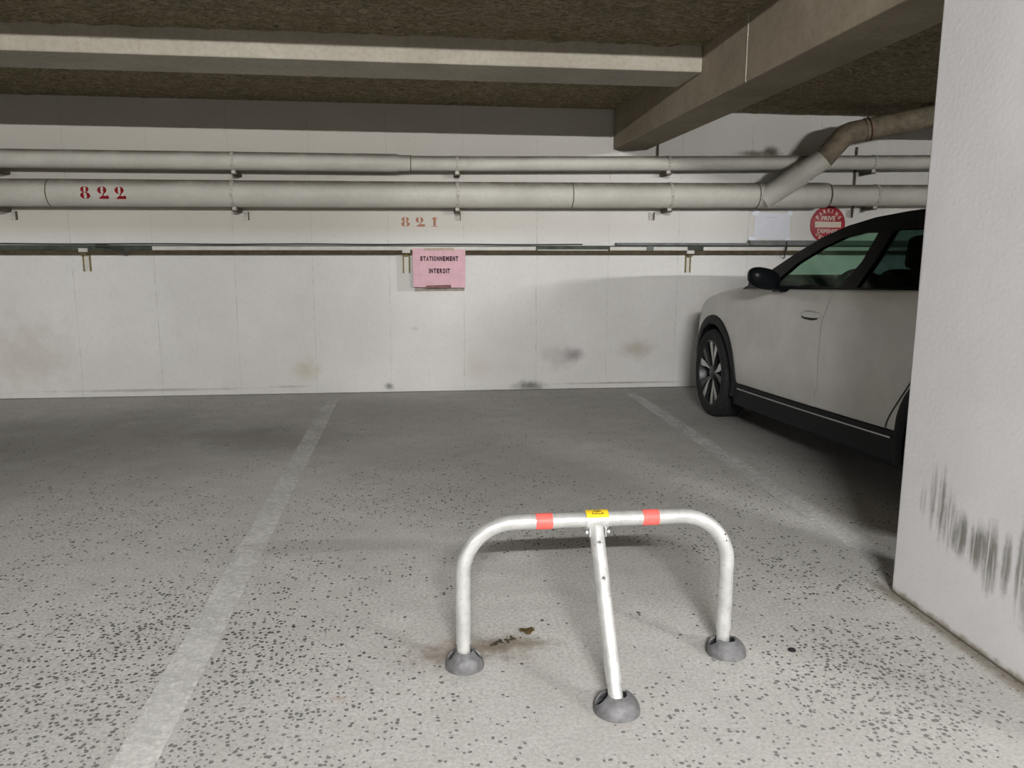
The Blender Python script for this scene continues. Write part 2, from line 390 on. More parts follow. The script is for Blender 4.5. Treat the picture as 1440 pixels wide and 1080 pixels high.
def fillet(pts, R, n=8):
    """polyline with rounded corners"""
    out = [Vector(pts[0])]
    for i in range(1, len(pts)-1):
        p0, p, p1 = Vector(pts[i-1]), Vector(pts[i]), Vector(pts[i+1])
        d0 = (p0-p).normalized(); d1 = (p1-p).normalized(); ang = d0.angle(d1); L = R / math.tan(ang/2)
        a = p + d0*L; b = p + d1*L; c = p + (d0+d1).normalized() * (R / sin(ang/2))
        va = a-c; vb = b-c; tot = va.angle(vb); ax = va.cross(vb).normalized()
        for k in range(n+1): out.append(c + Matrix.Rotation(tot*k/n, 3, ax) @ va)
    out.append(Vector(pts[-1])); return out
def cat1(keys, x):
    """smooth interpolation in a table [(x, y)] (monotone-ish cubic)"""
    if x <= keys[0][0]: return keys[0][1]
    if x >= keys[-1][0]: return keys[-1][1]
    for i in range(len(keys)-1):
        x0, y0 = keys[i]; x1, y1 = keys[i+1]
        if x0 <= x <= x1:
            xm, ym = keys[max(i-1, 0)]; xp, yp = keys[min(i+2, len(keys)-1)]
            m0 = (y1-ym)/(x1-xm) if x1 != xm else 0; m1 = (yp-y0)/(xp-x0) if xp != x0 else 0
            h = x1-x0; t = (x-x0)/h
            return (2*t**3-3*t*t+1)*y0 + (t**3-2*t*t+t)*h*m0 + (-2*t**3+3*t*t)*y1 + (t**3-t*t)*h*m1

# text -> outline mesh (flat), in bmesh; f3 maps (u,v)->3-D
def text_bm(bm, s, f3, height=1.0, width=None, bold=0.0, mi=0, thick=.0008):
    cu = bpy.data.curves.new('t', 'FONT'); cu.body = s; cu.align_x = 'LEFT'; cu.offset = bold; cu.resolution_u = 3
    ob = bpy.data.objects.new('t', cu); C.objects.link(ob)
    dg = bpy.context.evaluated_depsgraph_get(); me = bpy.data.meshes.new_from_object(ob.evaluated_get(dg))
    xs = [v.co.x for v in me.vertices]; ys = [v.co.y for v in me.vertices]
    x0, x1, y0, y1 = min(xs), max(xs), min(ys), max(ys)
    sy = height / (y1-y0); sx = (width / (x1-x0)) if width else sy
    vs = [bm.verts.new(f3((v.co.x-x0)*sx, (v.co.y-y0)*sy)) for v in me.vertices]
    for p in me.polygons:
        try: bm.faces.new([vs[i] for i in p.vertices]).material_index = mi
        except ValueError: pass
    bpy.data.objects.remove(ob); bpy.data.curves.remove(cu); bpy.data.meshes.remove(me)
    return (x1-x0)*sx

# ------------------------------------------------------------------ SETTING
def plane_box(name, dims, mat, label, cat):
    o = boxo(name, dims, mat); return tag(o, label, cat, kind='structure')
plane_box('floor', (-9, 10, -9, D+.3, -.3, 0), M['floor'], 'worn grey concrete floor with exposed dark pebbles', 'floor')
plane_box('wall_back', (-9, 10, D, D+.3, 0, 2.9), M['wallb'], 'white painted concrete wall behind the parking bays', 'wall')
plane_box('wall_left', (-9.3, -9, -9, D+.3, 0, 2.9), M['wall'], 'bare concrete garage wall on the left side', 'wall')  # unseen side and front walls kept dark to weaken bounce light
plane_box('wall_right', (10, 10.3, -9, D+.3, 0, 2.9), M['wall'], 'bare concrete garage wall on the right side', 'wall')
plane_box('wall_front', (-9, 10, -9.3, -9, 0, 2.9), M['wall'], 'bare concrete garage wall across the driving lane', 'wall')
plane_box('baseboard_back', (-9, 10, D-.006, D, 0, .042), M['wallb'], 'low rendered plinth along the foot of the back wall', 'baseboard')
# rough sprayed ceiling above the bays (displaced grid), smoother unseen one over the lane, raised to shape the shadows
def ceiling():
    bm = bmesh.new(); x0, x1, y0, y1 = -4.6, 5.6, 3.6, D
    nx, ny = 400, 138
    g = [[None]*(nx+1) for _ in range(ny+1)]
    for j in range(ny+1):
        for i in range(nx+1):
            x = x0+(x1-x0)*i/nx; y = y0+(y1-y0)*j/ny
            h = noise.fractal(Vector((x*9, y*16, 3)), 1.0, 2.0, 4) * .016 + abs(noise.noise(Vector((x*3, y*7, 9))))*.012
            edge = i in (0, nx) or j in (0, ny)
            g[j][i] = bm.verts.new((x, y, ZC if edge else ZC - max(0, h) + .004))
    for j in range(ny):
        for i in range(nx): bm.faces.new((g[j][i], g[j+1][i], g[j+1][i+1], g[j][i+1]))
    for (a, b, c, d) in ((-9, -4.6, 2.5, D), (5.6, 10, 2.5, D), (-4.6, 5.6, 2.5, 3.6)):
        vs = [bm.verts.new(p) for p in ((a, c, ZC), (b, c, ZC), (b, d, ZC), (a, d, ZC))]; bm.faces.new(vs)
    box(bm, -9, 10, 2.5, D, ZC+.03, 2.9)
    vs = [bm.verts.new(p) for p in ((-9, 2.5, ZC), (10, 2.5, ZC), (10, 2.5, ZC+.03), (-9, 2.5, ZC+.03))]; bm.faces.new(vs)
    box(bm, -9, 10, -9, 2.5, 2.72, 2.9)
    o = mk('ceiling', bm, M['spray'], None, True, 180)
    return tag(o, 'rough brown sprayed fibre ceiling above the bays', 'ceiling', kind='structure')
ceiling()
XL, XR, ZM = 1.765, 2.078, 2.141
def beam(name, dims, mat, label):
    bm = bmesh.new(); box(bm, *dims, bevel=.008); return tag(mk(name, bm, mat), label, 'beam', kind='structure')
beam('ceiling_beam', (-9, XL, 4.891, 5.342, 2.331, ZC+.02), M['beam'], 'pale concrete beam crossing the ceiling from the left')
beam('ceiling_beam', (XL, XR, -9, D, ZM, ZC+.3), M['beam2'], 'deep brownish concrete beam running to the back wall over the pillar')
def pillar():
    bm = bmesh.new(); box(bm, 1.7456, 2.12, 1.45, 2.5865, 0, 2.75, bevel=.012)
    tag(mk('concrete_pillar', bm, M['pillar']), 'off-white painted concrete pillar with black tyre scuffs low down', 'pillar', kind='structure')
pillar()
# form-work joint lines on the main beam (thin proud seams)
def bseam(y):
    bm = bmesh.new(); box(bm, XL-.004, XL+.01, y-.004, y+.004, ZM, ZC)
    o = mk('trim_1', bm, M['beam'])
    return tag(o, 'thin pale formwork seam down the side of the deep beam', 'seam', kind='structure')
bseam(4.22)

# parking lines
def pline(x, y0, y1, label):
    bm = bmesh.new(); nseg = 60
    prev = None
    for i in range(nseg+1):
        y = y0+(y1-y0)*i/nseg
        a = x-.056+noise.noise(Vector((x, y*5, 1)))*.006; b = x+.056+noise.noise(Vector((x, y*5, 7)))*.006
        cur = [bm.verts.new(p) for p in ((a, y, 0.0006), (b, y, 0.0006), (b, y, .002), (a, y, .002))]
        if prev:
            for k in range(4): bm.faces.new((prev[k], prev[(k+1)%4], cur[(k+1)%4], cur[k]))
        else: bm.faces.new(cur)
        prev = cur
    bm.faces.new(prev)
    tag(mk('parking_line', bm, M['line']), label, 'road marking')
pline(-.708, 1.2, 6.65, 'worn white painted line on the floor left of the barrier')
pline(1.895, 2.2, 6.70, 'worn white painted line on the floor running in behind the pillar')

# ------------------------------------------------------------------ LAMPS (ceiling battens over the lane, behind the viewer)
def lamp(x, y, z, power, label):
    e = empty('ceiling_lamp', (x, y, 2.72), label, 'lamp', 'batten lamps over the driving lane')
    L = .62
    boxo('housing', (x-L-.03, x+L+.03, y-.045, y+.045, z+.035, z+.1), M['housing'], e, .006)
    if z < 2.6:
        for s in (-.5, .5): tube('suspension_rod', [(x+s, y, z+.1), (x+s, y, 2.72)], .006, M['housing'], e, 8)
    m = M['lamp'].copy(); m.node_tree.nodes['Emission'].inputs[1].default_value = power
    tube('fluorescent_tube', [(x-L, y, z), (x+L, y, z)], .016, m, e, 12)
    for s in (-1, 1): boxo('tube_holder', (x+s*L-.012 if s<0 else x+L, x-L if s<0 else x+L+.012, y-.02, y+.02, z-.022, z+.035), M['housing'], e)
lamp(.12, -2.45, 2.62, 1000, 'white batten lamp on the lane ceiling in line with the bay')
lamp(4.9, -2.45, 2.44, 720, 'white batten lamp on the lane ceiling in line with the car')
lamp(-5.2, -2.45, 2.62, 170, 'white batten lamp on the lane ceiling beyond the left bay')

# ------------------------------------------------------------------ PARKING BARRIER
def barrier():
    bx0, bx1, by, bz, r = .129, .951, 2.235, .452, .0225
    e = empty('parking_barrier', (.54, by, 0), 'grey galvanised folding parking barrier with three feet, red bands and yellow sticker', 'parking barrier')
    tube('hoop', fillet([(bx0, by, .075), (bx0, by, bz), (bx1, by, bz), (bx1, by, .075)], .155, 14), r, M['galv'], e, 28)
    def sock(p0, p1):
        tube('leg_end', [p0, p1], r*.90, M['galv'], e, 24)
    sock((bx0, by, .015), (bx0, by, .085)); sock((bx1, by, .015), (bx1, by, .085))
    top = Vector((.530, by-.012, bz-.02)); bot = Vector((.529, 1.965, .072)); low = Vector((.517, 1.875, .015))
    d = (bot-top).normalized(); lg = tube('support_leg', [top, bot], r*.98, M['galv'], e, 28)
    tube('leg_end', [bot, bot + d*.055], r*.90, M['galv'], e, 24)
    # collar clamped round the bar
    bm = bmesh.new(); lathe(bm, [(r+.0005, -.034), (r+.006, -.034), (r+.006, .034), (r+.0005, .034)], (.532, by, bz), 'X', 32)
    local(e, bm); mk('collar', bm, M['galv'], e, True)
    # lower cheeks of the collar and cross bolts
    boxo('hinge_cheek', (.5045, .509, by-.036, by+.004, bz-.044, bz-.014), M['galv'], e, .002)
    boxo('hinge_cheek', (.553, .5575, by-.036, by+.004, bz-.044, bz-.014), M['galv'], e, .002)
    for sx in (-1, 1):
        bm = bmesh.new(); lathe(bm, [(0, -.004), (.006, -.004), (.0065, .003), (0, .005)], (.532+sx*.033, by-.024, bz-.032), 'X', 6)
        local(e, bm); mk('bolt', bm, M['steel'], e)
    # rivets on the leg
    rightv = Vector((1, 0, 0)); nrm = d.cross(rightv).normalized()
    if nrm.y > 0: nrm = -nrm
    for t in (.055, .16):
        c = top + d*t + nrm*(r*.98)
        bm = bmesh.new(); lathe(bm, [(0, .004), (.0035, .0035), (.0055, .0015), (.0078, .0008), (.0078, -.002)], (0, 0, 0), 'Z', 16)
        bm.transform(Matrix.Translation(c) @ nrm.to_track_quat('Z', 'Y').to_matrix().to_4x4()); local(e, bm)
        mk('rivet', bm, M['steel'], e, True)
        bm = bmesh.new(); lathe(bm, [(0, .0046), (.0022, .0044), (.0024, .003)], (0, 0, 0), 'Z', 10)
        bm.transform(Matrix.Translation(c) @ nrm.to_track_quat('Z', 'Y').to_matrix().to_4x4()); local(e, bm)
        mk('rivet_pin', bm, M['black'], e, True)
    for xc in (.372, .699):
        bm = bmesh.new(); lathe(bm, [(r+.0003, -.025), (r+.0016, -.025), (r+.0016, .025), (r+.0003, .025)], (xc, by, bz), 'X', 32)
        local(e, bm); tag(mk('reflective_band', bm, M['red'], e, True), 'red reflective band')
    # sticker on the collar, curved
    rs = r+.0068
    def onc(u, v, w=0):       # u along x, v = angle
        return Vector((.532+u, by - (rs+w)*sin(v), bz + (rs+w)*cos(v)))
    bm = bmesh.new(); nv = 10; rows = []
    for i in range(nv+1):
        a = radians(-30 + 92*i/nv)
        rows.append([bm.verts.new(onc(-.034, a)), bm.verts.new(onc(.034, a)), bm.verts.new(onc(.034, a, -.0012)), bm.verts.new(onc(-.034, a, -.0012))])
    for r0, r1 in zip(rows, rows[1:]):
        for k in range(4): bm.faces.new((r0[k], r0[(k+1)%4], r1[(k+1)%4], r1[k]))
    bm.faces.new(rows[0]); bm.faces.new(rows[-1])
    local(e, bm); st = tag(mk('sticker', bm, M['yellow'], e, True), 'yellow warning sticker with black triangle')
    # black warning triangle outline and a flash in it
    bm = bmesh.new()
    for p, q in (((-.016, -.30), (-.005, .40)), ((-.005, .40), (.006, .40)), ((.006, .40), (.018, -.30)), ((.018, -.30), (-.016, -.30)), ((-.009, .02), (.010, .02)), ((-.006, .16), (.006, .10)), ((-.006, -.12), (.008, -.08))):
        pp, qq = Vector(p)-Vector((0, .34)), Vector(q)-Vector((0, .34)); K = 6
        dx, dy = (qq.x-pp.x), (qq.y-pp.y)*rs; L = math.hypot(dx, dy); nx, ny = -dy/L*.0011, dx/L*.0011/rs
        for k in range(K):
            a = pp.lerp(qq, k/K); b = pp.lerp(qq, (k+1)/K)
            bm.faces.new([bm.verts.new(onc(u, -v, .0004)) for u, v in ((a.x-nx, a.y-ny), (b.x-nx, b.y-ny), (b.x+nx, b.y+ny), (a.x+nx, a.y+ny))])
    local(e, bm)
    mk('warning_triangle', bm, M['black'], st)
    # small round warning mark on the right bend
    for c in ((.938, by-.021, .375), (.934, by-.020, .395)):
        bm = bmesh.new(); bmesh.ops.create_uvsphere(bm, u_segments=8, v_segments=6, radius=.0025, matrix=Matrix.Translation(c)); local(e, bm)
        mk('rivet_pin', bm, M['black'], e, True)
    # domed cast feet with hand holes
    def foot(x, y, hs, rad=.062, hgt=.05, colr='iron'):
        bm = bmesh.new()
        prof = []
        for k in range(9):
            a = pi/2*k/8*.70; prof.append((rad*cos(a), hgt*sin(a)/sin(pi/2*.70)))
        inner = [(rr-.004, hh-.005) for rr, hh in reversed(prof[1:])]
        pr = prof + [(prof[-1][0]-.002, hgt-.001)] + inner + [(rad-.006, 0.0)]
        pr[0] = (rad, 0.0)
        lathe(bm, pr + [pr[0]], (0, 0, 0), 'Z', 48)
        bmesh.ops.remove_doubles(bm, verts=bm.verts, dist=1e-5)
        bmesh.ops.recalc_face_normals(bm, faces=bm.faces)
        me = bpy.data.meshes.new('f'); bm.to_mesh(me); bm.free(); ob = bpy.data.objects.new('f', me); C.objects.link(ob)
        cuts = []
        for az, el, rr in hs:
            cm = bmesh.new(); dirv = Vector((cos(radians(az))*cos(radians(el)), sin(radians(az))*cos(radians(el)), sin(radians(el))))
            bmesh.ops.create_cone(cm, cap_ends=True, segments=20, radius1=rr, radius2=rr, depth=.05)
            cm.transform(Matrix.Translation(Vector((0, 0, .004)) + dirv*.05) @ dirv.to_track_quat('Z', 'Y').to_matrix().to_4x4())
            m2 = bpy.data.meshes.new('c'); cm.to_mesh(m2); cm.free(); oc = bpy.data.objects.new('c', m2); C.objects.link(oc); cuts.append(oc)
            md = ob.modifiers.new('b', 'BOOLEAN'); md.operation = 'DIFFERENCE'; md.object = oc; md.solver = 'EXACT'
        dg = bpy.context.evaluated_depsgraph_get(); res = bpy.data.meshes.new_from_object(ob.evaluated_get(dg))
        fb = bmesh.new(); fb.from_mesh(res); fb.transform(Matrix.Translation((x, y, 0))); local(e, fb)
        for oc in cuts + [ob]: bpy.data.objects.remove(oc)
        f = mk('foot', fb, M[colr], e, True, 35)
        tag(f, 'dark cast iron domed foot')
        bm = bmesh.new(); lathe(bm, [(0, .0015), (rad-.008, .0015), (rad-.008, .0)], (x, y, 0), 'Z', 24); local(e, bm); mk('foot_plate', bm, M['hole'], f)
        return f
    foot(bx0+.003, by+.002, [(182, 40, .019), (-2, 40, .019)], .060, .052)
    foot(bx1+.008, by-.010, [(165, 42, .022), (50, 50, .019)], .063, .048)
    foot(.535, 1.953, [(172, 36, .024), (40, 52, .016), (90, 62, .026)], .065, .050)
barrier()

# debris at the left foot
def crumbs():
    bm = bmesh.new()
    for i in range(34):
        t = random.random(); x = .225+.085*t+random.gauss(0, .008); y = 2.345+.05*t+random.gauss(0, .008); s = random.uniform(.002, .0075)
        mtx = Matrix.Translation((x, y, s*.4)) @ Matrix.Rotation(random.uniform(0, 6), 4, 'Z') @ Matrix.Diagonal((1, random.uniform(.6, 1), .6, 1))
        bmesh.ops.create_icosphere(bm, subdivisions=1, radius=s, matrix=mtx)
    for v in bm.verts: v.co += Vector((random.gauss(0, .0006), random.gauss(0, .0006), 0)); v.co.z = max(0.0002, v.co.z)
    tag(mk('dirt_pile', bm, M['dirt']), 'small heap of dark dirt crumbs on the floor beside the left foot of the barrier', 'dirt', kind='stuff')
crumbs()
def leaf():
    bm = bmesh.new(); N = 14; c = bm.verts.new((.352, 2.425, .012)); ring = []
    for k in range(N):
        a = 2*pi*k/N; r = .024*(1+.25*sin(3*a)+.1*random.uniform(-1, 1))
        ring.append(bm.verts.new((.352+r*cos(a), 2.425+r*.9*sin(a), .004+.006*abs(sin(2*a)))))
    for k in range(N): bm.faces.new((c, ring[k], ring[(k+1)%N]))
    r = bmesh.ops.solidify(bm, geom=bm.faces[:], thickness=.0015)
    tag(mk('dry_leaf', bm, M['leaf']), 'small curled brown dry leaf on the floor between the legs of the barrier', 'leaf')
leaf()
def cap():
    bm = bmesh.new(); lathe(bm, [(0, .004), (.007, .005), (.012, .004), (.013, .0002), (0, .0002)], (1.172, 2.21, 0), 'Z', 20)
    bmesh.ops.remove_doubles(bm, verts=bm.verts, dist=1e-6)
    tag(mk('bottle_cap', bm, M['black'], None, True), 'small black round cap lying on the floor beside the right foot of the barrier', 'cap')
cap()

# ------------------------------------------------------------------ PIPES
PY = 6.895
def zb(x):   # lower pipe axis height
    return cat1([(-9, 1.648), (-3.26, 1.698), (.115, 1.7185), (2.23, 1.737), (4.64, 1.766), (10, 1.83)], x)
def zs(x):
    return cat1([(-9, 1.936), (-3.24, 1.961), (-.236, 1.9735), (.118, 1.9735), (1.96, 2.004), (4.62, 2.058), (10, 2.165)], x)
def line_pts(x0, x1, zf, n=24): return [(x0+(x1-x0)*i/n, PY, zf(x0+(x1-x0)*i/n)) for i in range(n+1)]
def coupling(x, r, zf, parent, w=.05, th=.006, name='coupling'):
    bm = bmesh.new(); lathe(bm, [(r, -w/2), (r+th, -w/2), (r+th, w/2), (r, w/2)], (x, PY, zf(x)), 'X', 32); local(parent, bm); return mk(name, bm, M['pipe'], parent, True)
def joint(x, r, zf, parent):
    bm = bmesh.new(); lathe(bm, [(r-.001, -.004), (r+.0015, -.004), (r+.0015, .004), (r-.001, .004)], (x, PY, zf(x)), 'X', 32); local(parent, bm); return mk('joint', bm, M['clampd'], parent, True)
RB, RB2, RS1, RS2 = .108, .093, .074, .062
big = empty('drain_pipe', (0, PY, zb(0)), 'thick beige drain pipe along the back wall with red 822 and a rising branch', 'pipe')
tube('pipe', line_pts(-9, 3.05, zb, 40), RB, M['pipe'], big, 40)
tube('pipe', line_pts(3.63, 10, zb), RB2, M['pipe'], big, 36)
for x in (-2.88, 1.36): joint(x, RB, zb, big)
# wye fitting: body + branch
wy = tube('wye_body', line_pts(3.03, 3.66, zb, 6), RB+.003, M['pipe'], big, 40)
joint(3.03, RB+.004, zb, big)
coupling(3.47, RB-.004, zb, big, .03, .010); coupling(3.66, RB2+.004, zb, big, .05, .014)
joint(3.70, RB2+.012, zb, big)
B = [Vector(p) for p in ((3.09, 6.87, 1.715), (3.505, 6.64, 2.035), (3.68, 6.60, 2.25), (4.33, 6.44, 2.375), (5.4, 6.16, 2.385))]
rb = .094
dB = (B[1]-B[0]).normalized()
tube('branch_socket', [B[0], B[0]+dB*.36], rb+.004, M['pipe'], big, 36)
pts = fillet(B, .14, 8)
i0 = 0
hb = next(i for i, p in enumerate(pts) if (p-B[1]).length < .15 and i > 3)
tube('branch_elbow', [B[0]+dB*.33] + pts[1:hb+3], rb-.003, M['pipe'], big, 32)
tag(tube('branch_pipe', pts[hb+2:], rb-.005, M['pipebrown'], big, 32), 'brown upper length of the branch pipe')
def ring_at(p, d, r, w, th, mat='pipe', name='coupling'):
    bm = bmesh.new(); lathe(bm, [(r-.002, -w/2), (r+th, -w/2), (r+th, w/2), (r-.002, w/2)], (0, 0, 0), 'Z', 32)
    bm.transform(Matrix.Translation(p) @ Vector(d).to_track_quat('Z', 'Y').to_matrix().to_4x4()); local(big, bm); return mk(name, bm, M[mat], big, True)
for t, w, th in ((.30, .012, .006), (.36, .02, .010), (.42, .012, .005)):
    ring_at(B[0]+dB*t, dB, rb-.002, w, th)
d2 = (B[3]-B[2]).normalized()
ring_at(B[2]+d2*.16, d2, rb-.004, .02, .006, 'pipebrown'); ring_at(B[2]+d2*.185, d2, rb-.004, .008, .008, 'rust', 'joint')


small = empty('water_pipe', (0, PY, zs(0)), 'thinner beige pipe along the back wall running above the thick drain pipe', 'pipe')
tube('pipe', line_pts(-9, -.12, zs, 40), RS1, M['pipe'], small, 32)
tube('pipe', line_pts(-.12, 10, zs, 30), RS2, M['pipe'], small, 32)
coupling(-.07, RS2, zs, small, .11, .004); joint(-.015, RS2+.003, zs, small)

# stencilled number on the pipe and on the wall
def crescent(cx, cy, rx, ry, a0, a1, t0, tm, n=12):
    out, inn = [], []
    for k in range(n+1):
        u = k/n; a = radians(a0+(a1-a0)*u); t = t0+(tm-t0)*sin(pi*u)
        out.append((cx+rx*cos(a), cy+ry*sin(a))); inn.append((cx+(rx-t)*cos(a), cy+(ry-t*.6)*sin(a)))
    return out + inn[::-1]
GL = {
 '8': [crescent(.38, .75, .34, .25, 94, 268, .10, .30), crescent(.42, .75, .34, .25, 86, -86, .06, .26),
       crescent(.38, .26, .38, .27, 94, 266, .08, .34), crescent(.44, .26, .42, .27, 86, -86, .10, .32)],
 '2': [crescent(.34, .70, .34, .29, 96, 272, .12, .32), crescent(.40, .70, .40, .31, 86, -80, .06, .32),
       [(.42, .38), (.62, .46), (.54, .32), (.40, .26)], [(.08, .0), (.10, .07), (.30, .22), (.45, .28), (.64, .22), (.86, .30), (.96, .14), (.90, .0)]],
 '1': [[(.34, .10), (.34, .80), (.18, .74), (.16, .82), (.34, .93), (.44, 1.0), (.60, 1.0), (.60, .10)], [(.14, 0), (.14, .06), (.80, .06), (.80, 0)], [(.66, .86), (.74, .96), (.82, .86), (.70, .80)]],
}
def stencil(name, s, x0, z0, wid, hgt, step, surf, mat, parent, label=None, cat=None):
    if not parent: parent = empty(name, (x0, D, z0), label, cat)
    for i, ch in enumerate(s):
        bm = bmesh.new()
        for poly in GL[ch]:
            P = [(x0+i*step+u*wid, z0+v*hgt) for u, v in poly]
            for t in tessellate_polygon([[Vector((a, b, 0)) for a, b in P]]):
                bm.faces.new([bm.verts.new(surf(*P[k])) for k in t])
        o = mk('stencil_digit', bm, mat, local(parent, bm) and parent)
        if cat is None: o['label'] = label
def on_pipe(x, z):
    c = zb(x); return (x, PY - sqrt(max(1e-4, (RB+.0015)**2 - (z-c)**2)), z)
stencil('stencil_number', '822', -2.62, 1.650, .088, .096, .131, on_pipe, M['stred'], big, 'dark red stencilled number 822')
stencil('stencil_number', '821', -.105, 1.458, .085, .082, .124, lambda x, z: (x, D-.0012, z), M['storange'], None, 'faded orange stencilled number 821 on the back wall below the pipes', 'number')

# clamps
def clamp(x, zf, r, down, label, off=.02, dark=True):
    c = zf(x); e = empty('pipe_clamp', (x, D, c-r-.02), label, 'pipe clamp')
    bm = bmesh.new(); lathe(bm, [(r+.0005, -.013), (r+.005, -.013), (r+.005, .013), (r+.0005, .013)], (x, PY, c), 'X', 28); local(e, bm); mk('strap', bm, M['clamp'], e, True)
    b = mk_box = boxo('bracket_arm', (x-.02, x+.028, PY-.012, D, c-r-.036, c-r-.010), M['clampd'], e, .003)
    boxo('strap_lug', (x-.016, x+.016, PY-.022, PY+.01, c-r-.026, c-r+.002), M['clamp'], e, .003)
    if down:
        boxo('wall_plate', (x+off, x+off+.045, D-.006, D, c-r-.10, c-r-.03), M['clamp'], e, .001)
        boxo('wall_plate_edge', (x+off+.045, x+off+.05, D-.03, D, c-r-.10, c-r-.03), M['clampd'], e)
    bm = bmesh.new(); lathe(bm, [(0, -.006), (.008, -.005), (.008, .0), (.004, .001)], (x, PY-r*.88, c+r*.60), 'Y', 8); local(e, bm); mk('bolt', bm, M['clamp'], e)
    return e
for x, off, lb in ((-3.30, .02, 'clamp holding the drain pipe to the wall, leftmost of the row'), (-1.465, .03, 'clamp holding the drain pipe between the numbers 822 and 821'),
                   (.372, -.012, 'clamp holding the drain pipe right above the pink notice'), (2.235, -.13, 'clamp holding the drain pipe left of its branch'), (4.16, -.16, 'clamp holding the drain pipe behind the car roof')):
    clamp(x, zb, RB if x < 3.3 else RB2, True, lb, off)
for x, lb in ((-3.28, 'clamp on the thin upper pipe, leftmost of the row'), (-1.455, 'clamp on the thin upper pipe above the gap between the numbers 822 and 821'),
              (.372, 'clamp on the thin upper pipe above the pink notice'), (2.215, 'clamp on the thin upper pipe near the end of the deep beam'), (4.12, 'clamp on the thin upper pipe beside the pillar')):
    clamp(x, zs, RS1 if x < -.12 else RS2, False, lb)
# thin hanger rods
def rod(x, y, z0, z1, mat, label, r=.006): tag(tube('hanger_rod', [(x, y, z0), (x, y, z1)], r, mat, None, 8), label, 'rod')
rod(2.17, D-.02, 1.99, 2.25, M['clampd'], 'thin dark hanger rod on the wall beside the end of the deep beam', .008)
rod(4.05, D-.02, 1.60, 2.20, M['clampd'], 'thin dark hanger rod running down the wall behind both pipes near the car', .009)
rod(4.40, 6.42, 2.44, ZC, M['cover'], 'thin pale hanger rod holding the branch pipe under the ceiling', .005)
# hanger collar for the branch
ring_at(B[3]+(B[4]-B[3]).normalized()*.03, (B[4]-B[3]).normalized(), rb-.004, .03, .006, 'clamp', 'collar')

# ------------------------------------------------------------------ RAIL AND TRUNKING
def zr(x, a):     # heights that follow the slight slope of the rail
    return a + .0027*(x-.11)
def bar(name, x0, x1, y0, y1, z0, z1, mat, parent=None, bevel=.002):
    bm = bmesh.new()
    vs = [bm.verts.new(p) for p in ((x0,y0,zr(x0,z0)),(x1,y0,zr(x1,z0)),(x1,y1,zr(x1,z0)),(x0,y1,zr(x0,z0)),(x0,y0,zr(x0,z1)),(x1,y0,zr(x1,z1)),(x1,y1,zr(x1,z1)),(x0,y1,zr(x0,z1)))]
    fs = [bm.faces.new([vs[i] for i in q]) for q in ((0,3,2,1),(4,5,6,7),(0,1,5,4),(1,2,6,5),(2,3,7,6),(3,0,4,7))]
    bmesh.ops.bevel(bm, geom=bm.edges[:], offset=bevel, segments=1, affect='EDGES')
    if parent: local(parent, bm)
    return mk(name, bm, mat, parent)
tag(bar('wall_rail', -9, 10, D-.062, D, 1.218, 1.251, M['rail']), 'brown painted steel rail along the back wall at mid height', 'rail')
tr = empty('cable_trunking', (0, D, 1.27), 'cable trunking with white covers and open dark stretches on the brown wall rail', 'cable trunking')
bar('channel', -9, 10, D-.03, D, 1.2515, 1.296, M['channel'], tr)
for x0, x1 in ((-2.18, 1.075), (1.748, 2.10), (2.13, 2.47), (2.62, 3.40), (3.42, 6.5)): bar('cover', x0, x1, D-.046, D-.028, 1.2525, 1.287, M['cover'], tr, .004)
bar('cover_lip', 1.09, 1.73, D-.046, D-.03, 1.2525, 1.262, M['cover'], tr, .001)
bar('joint_clip', 2.085, 2.15, D-.05, D-.02, 1.25, 1.293, M['trunk'], tr, .002)
gt = empty('wall_conduit', (3, D, 1.32), 'dark grey conduit box section on the wall under the white paper, running behind the car', 'conduit')
bar('conduit', 1.80, 3.05, D-.06, D, 1.297, 1.322, M['trunk'], gt, .004)
bar('conduit', 3.05, 9, D-.075, D, 1.298, 1.346, M['trunk'], gt, .006)
tag(tube('cable', [(x, D-.012, zr(x, 1.306)+.002*sin(x*5)) for x in [-9+.25*i for i in range(43)]], .0055, M['cable'], None, 8), 'thin dark tube standing in for the shadow line on top of the trunking', 'cable')  # dark tube drawn for the shadow line along the trunking top
tag(tube('cable', fillet([(-2.62, D-.05, 1.285), (-2.50, D-.055, 1.275), (-2.37, D-.09, 1.215)], .02, 4), .014, M['cable'], None, 12), 'short thick black cable end hanging out of the trunking under the number 822', 'cable')
tag(tube('cable', [(3.395, D-.08, 1.345), (3.40, D-.082, 1.30), (3.39, D-.07, 1.22), (3.41, D-.01, 1.19)], .005, M['cable'], None, 8), 'thin black cable crossing the trunking below the white paper', 'cable')
def ubr(x, z0, lb, w=.052):
    e = empty('rail_bracket', (x, D, z0), lb, 'bracket')
    for s in (-1, 1): boxo('strip', (x+s*w/2-.006, x+s*w/2+.006, D-.012, D, z0, 1.222), M['ubr'], e)
    boxo('plate', (x-w/2+.006, x+w/2-.006, D-.005, D, z0, 1.222), M['cover'], e)
    boxo('hook', (x-.035, x+.035, D-.075, D-.046, 1.23, 1.262), M['cover'], e, .004)
    boxo('hook_arm', (x-.02, x+.02, D-.075, D-.0, 1.205, 1.218), M['ubr'], e, .001)
    return e
ubr(-2.72, 1.07, 'small U-shaped bracket under the wall rail below the number 822')
ubr(-.068, 1.055, 'small U-shaped bracket under the wall rail just left of the pink notice')
ubr(2.49, 1.06, 'small U-shaped bracket under the wall rail in front of the car', .042)

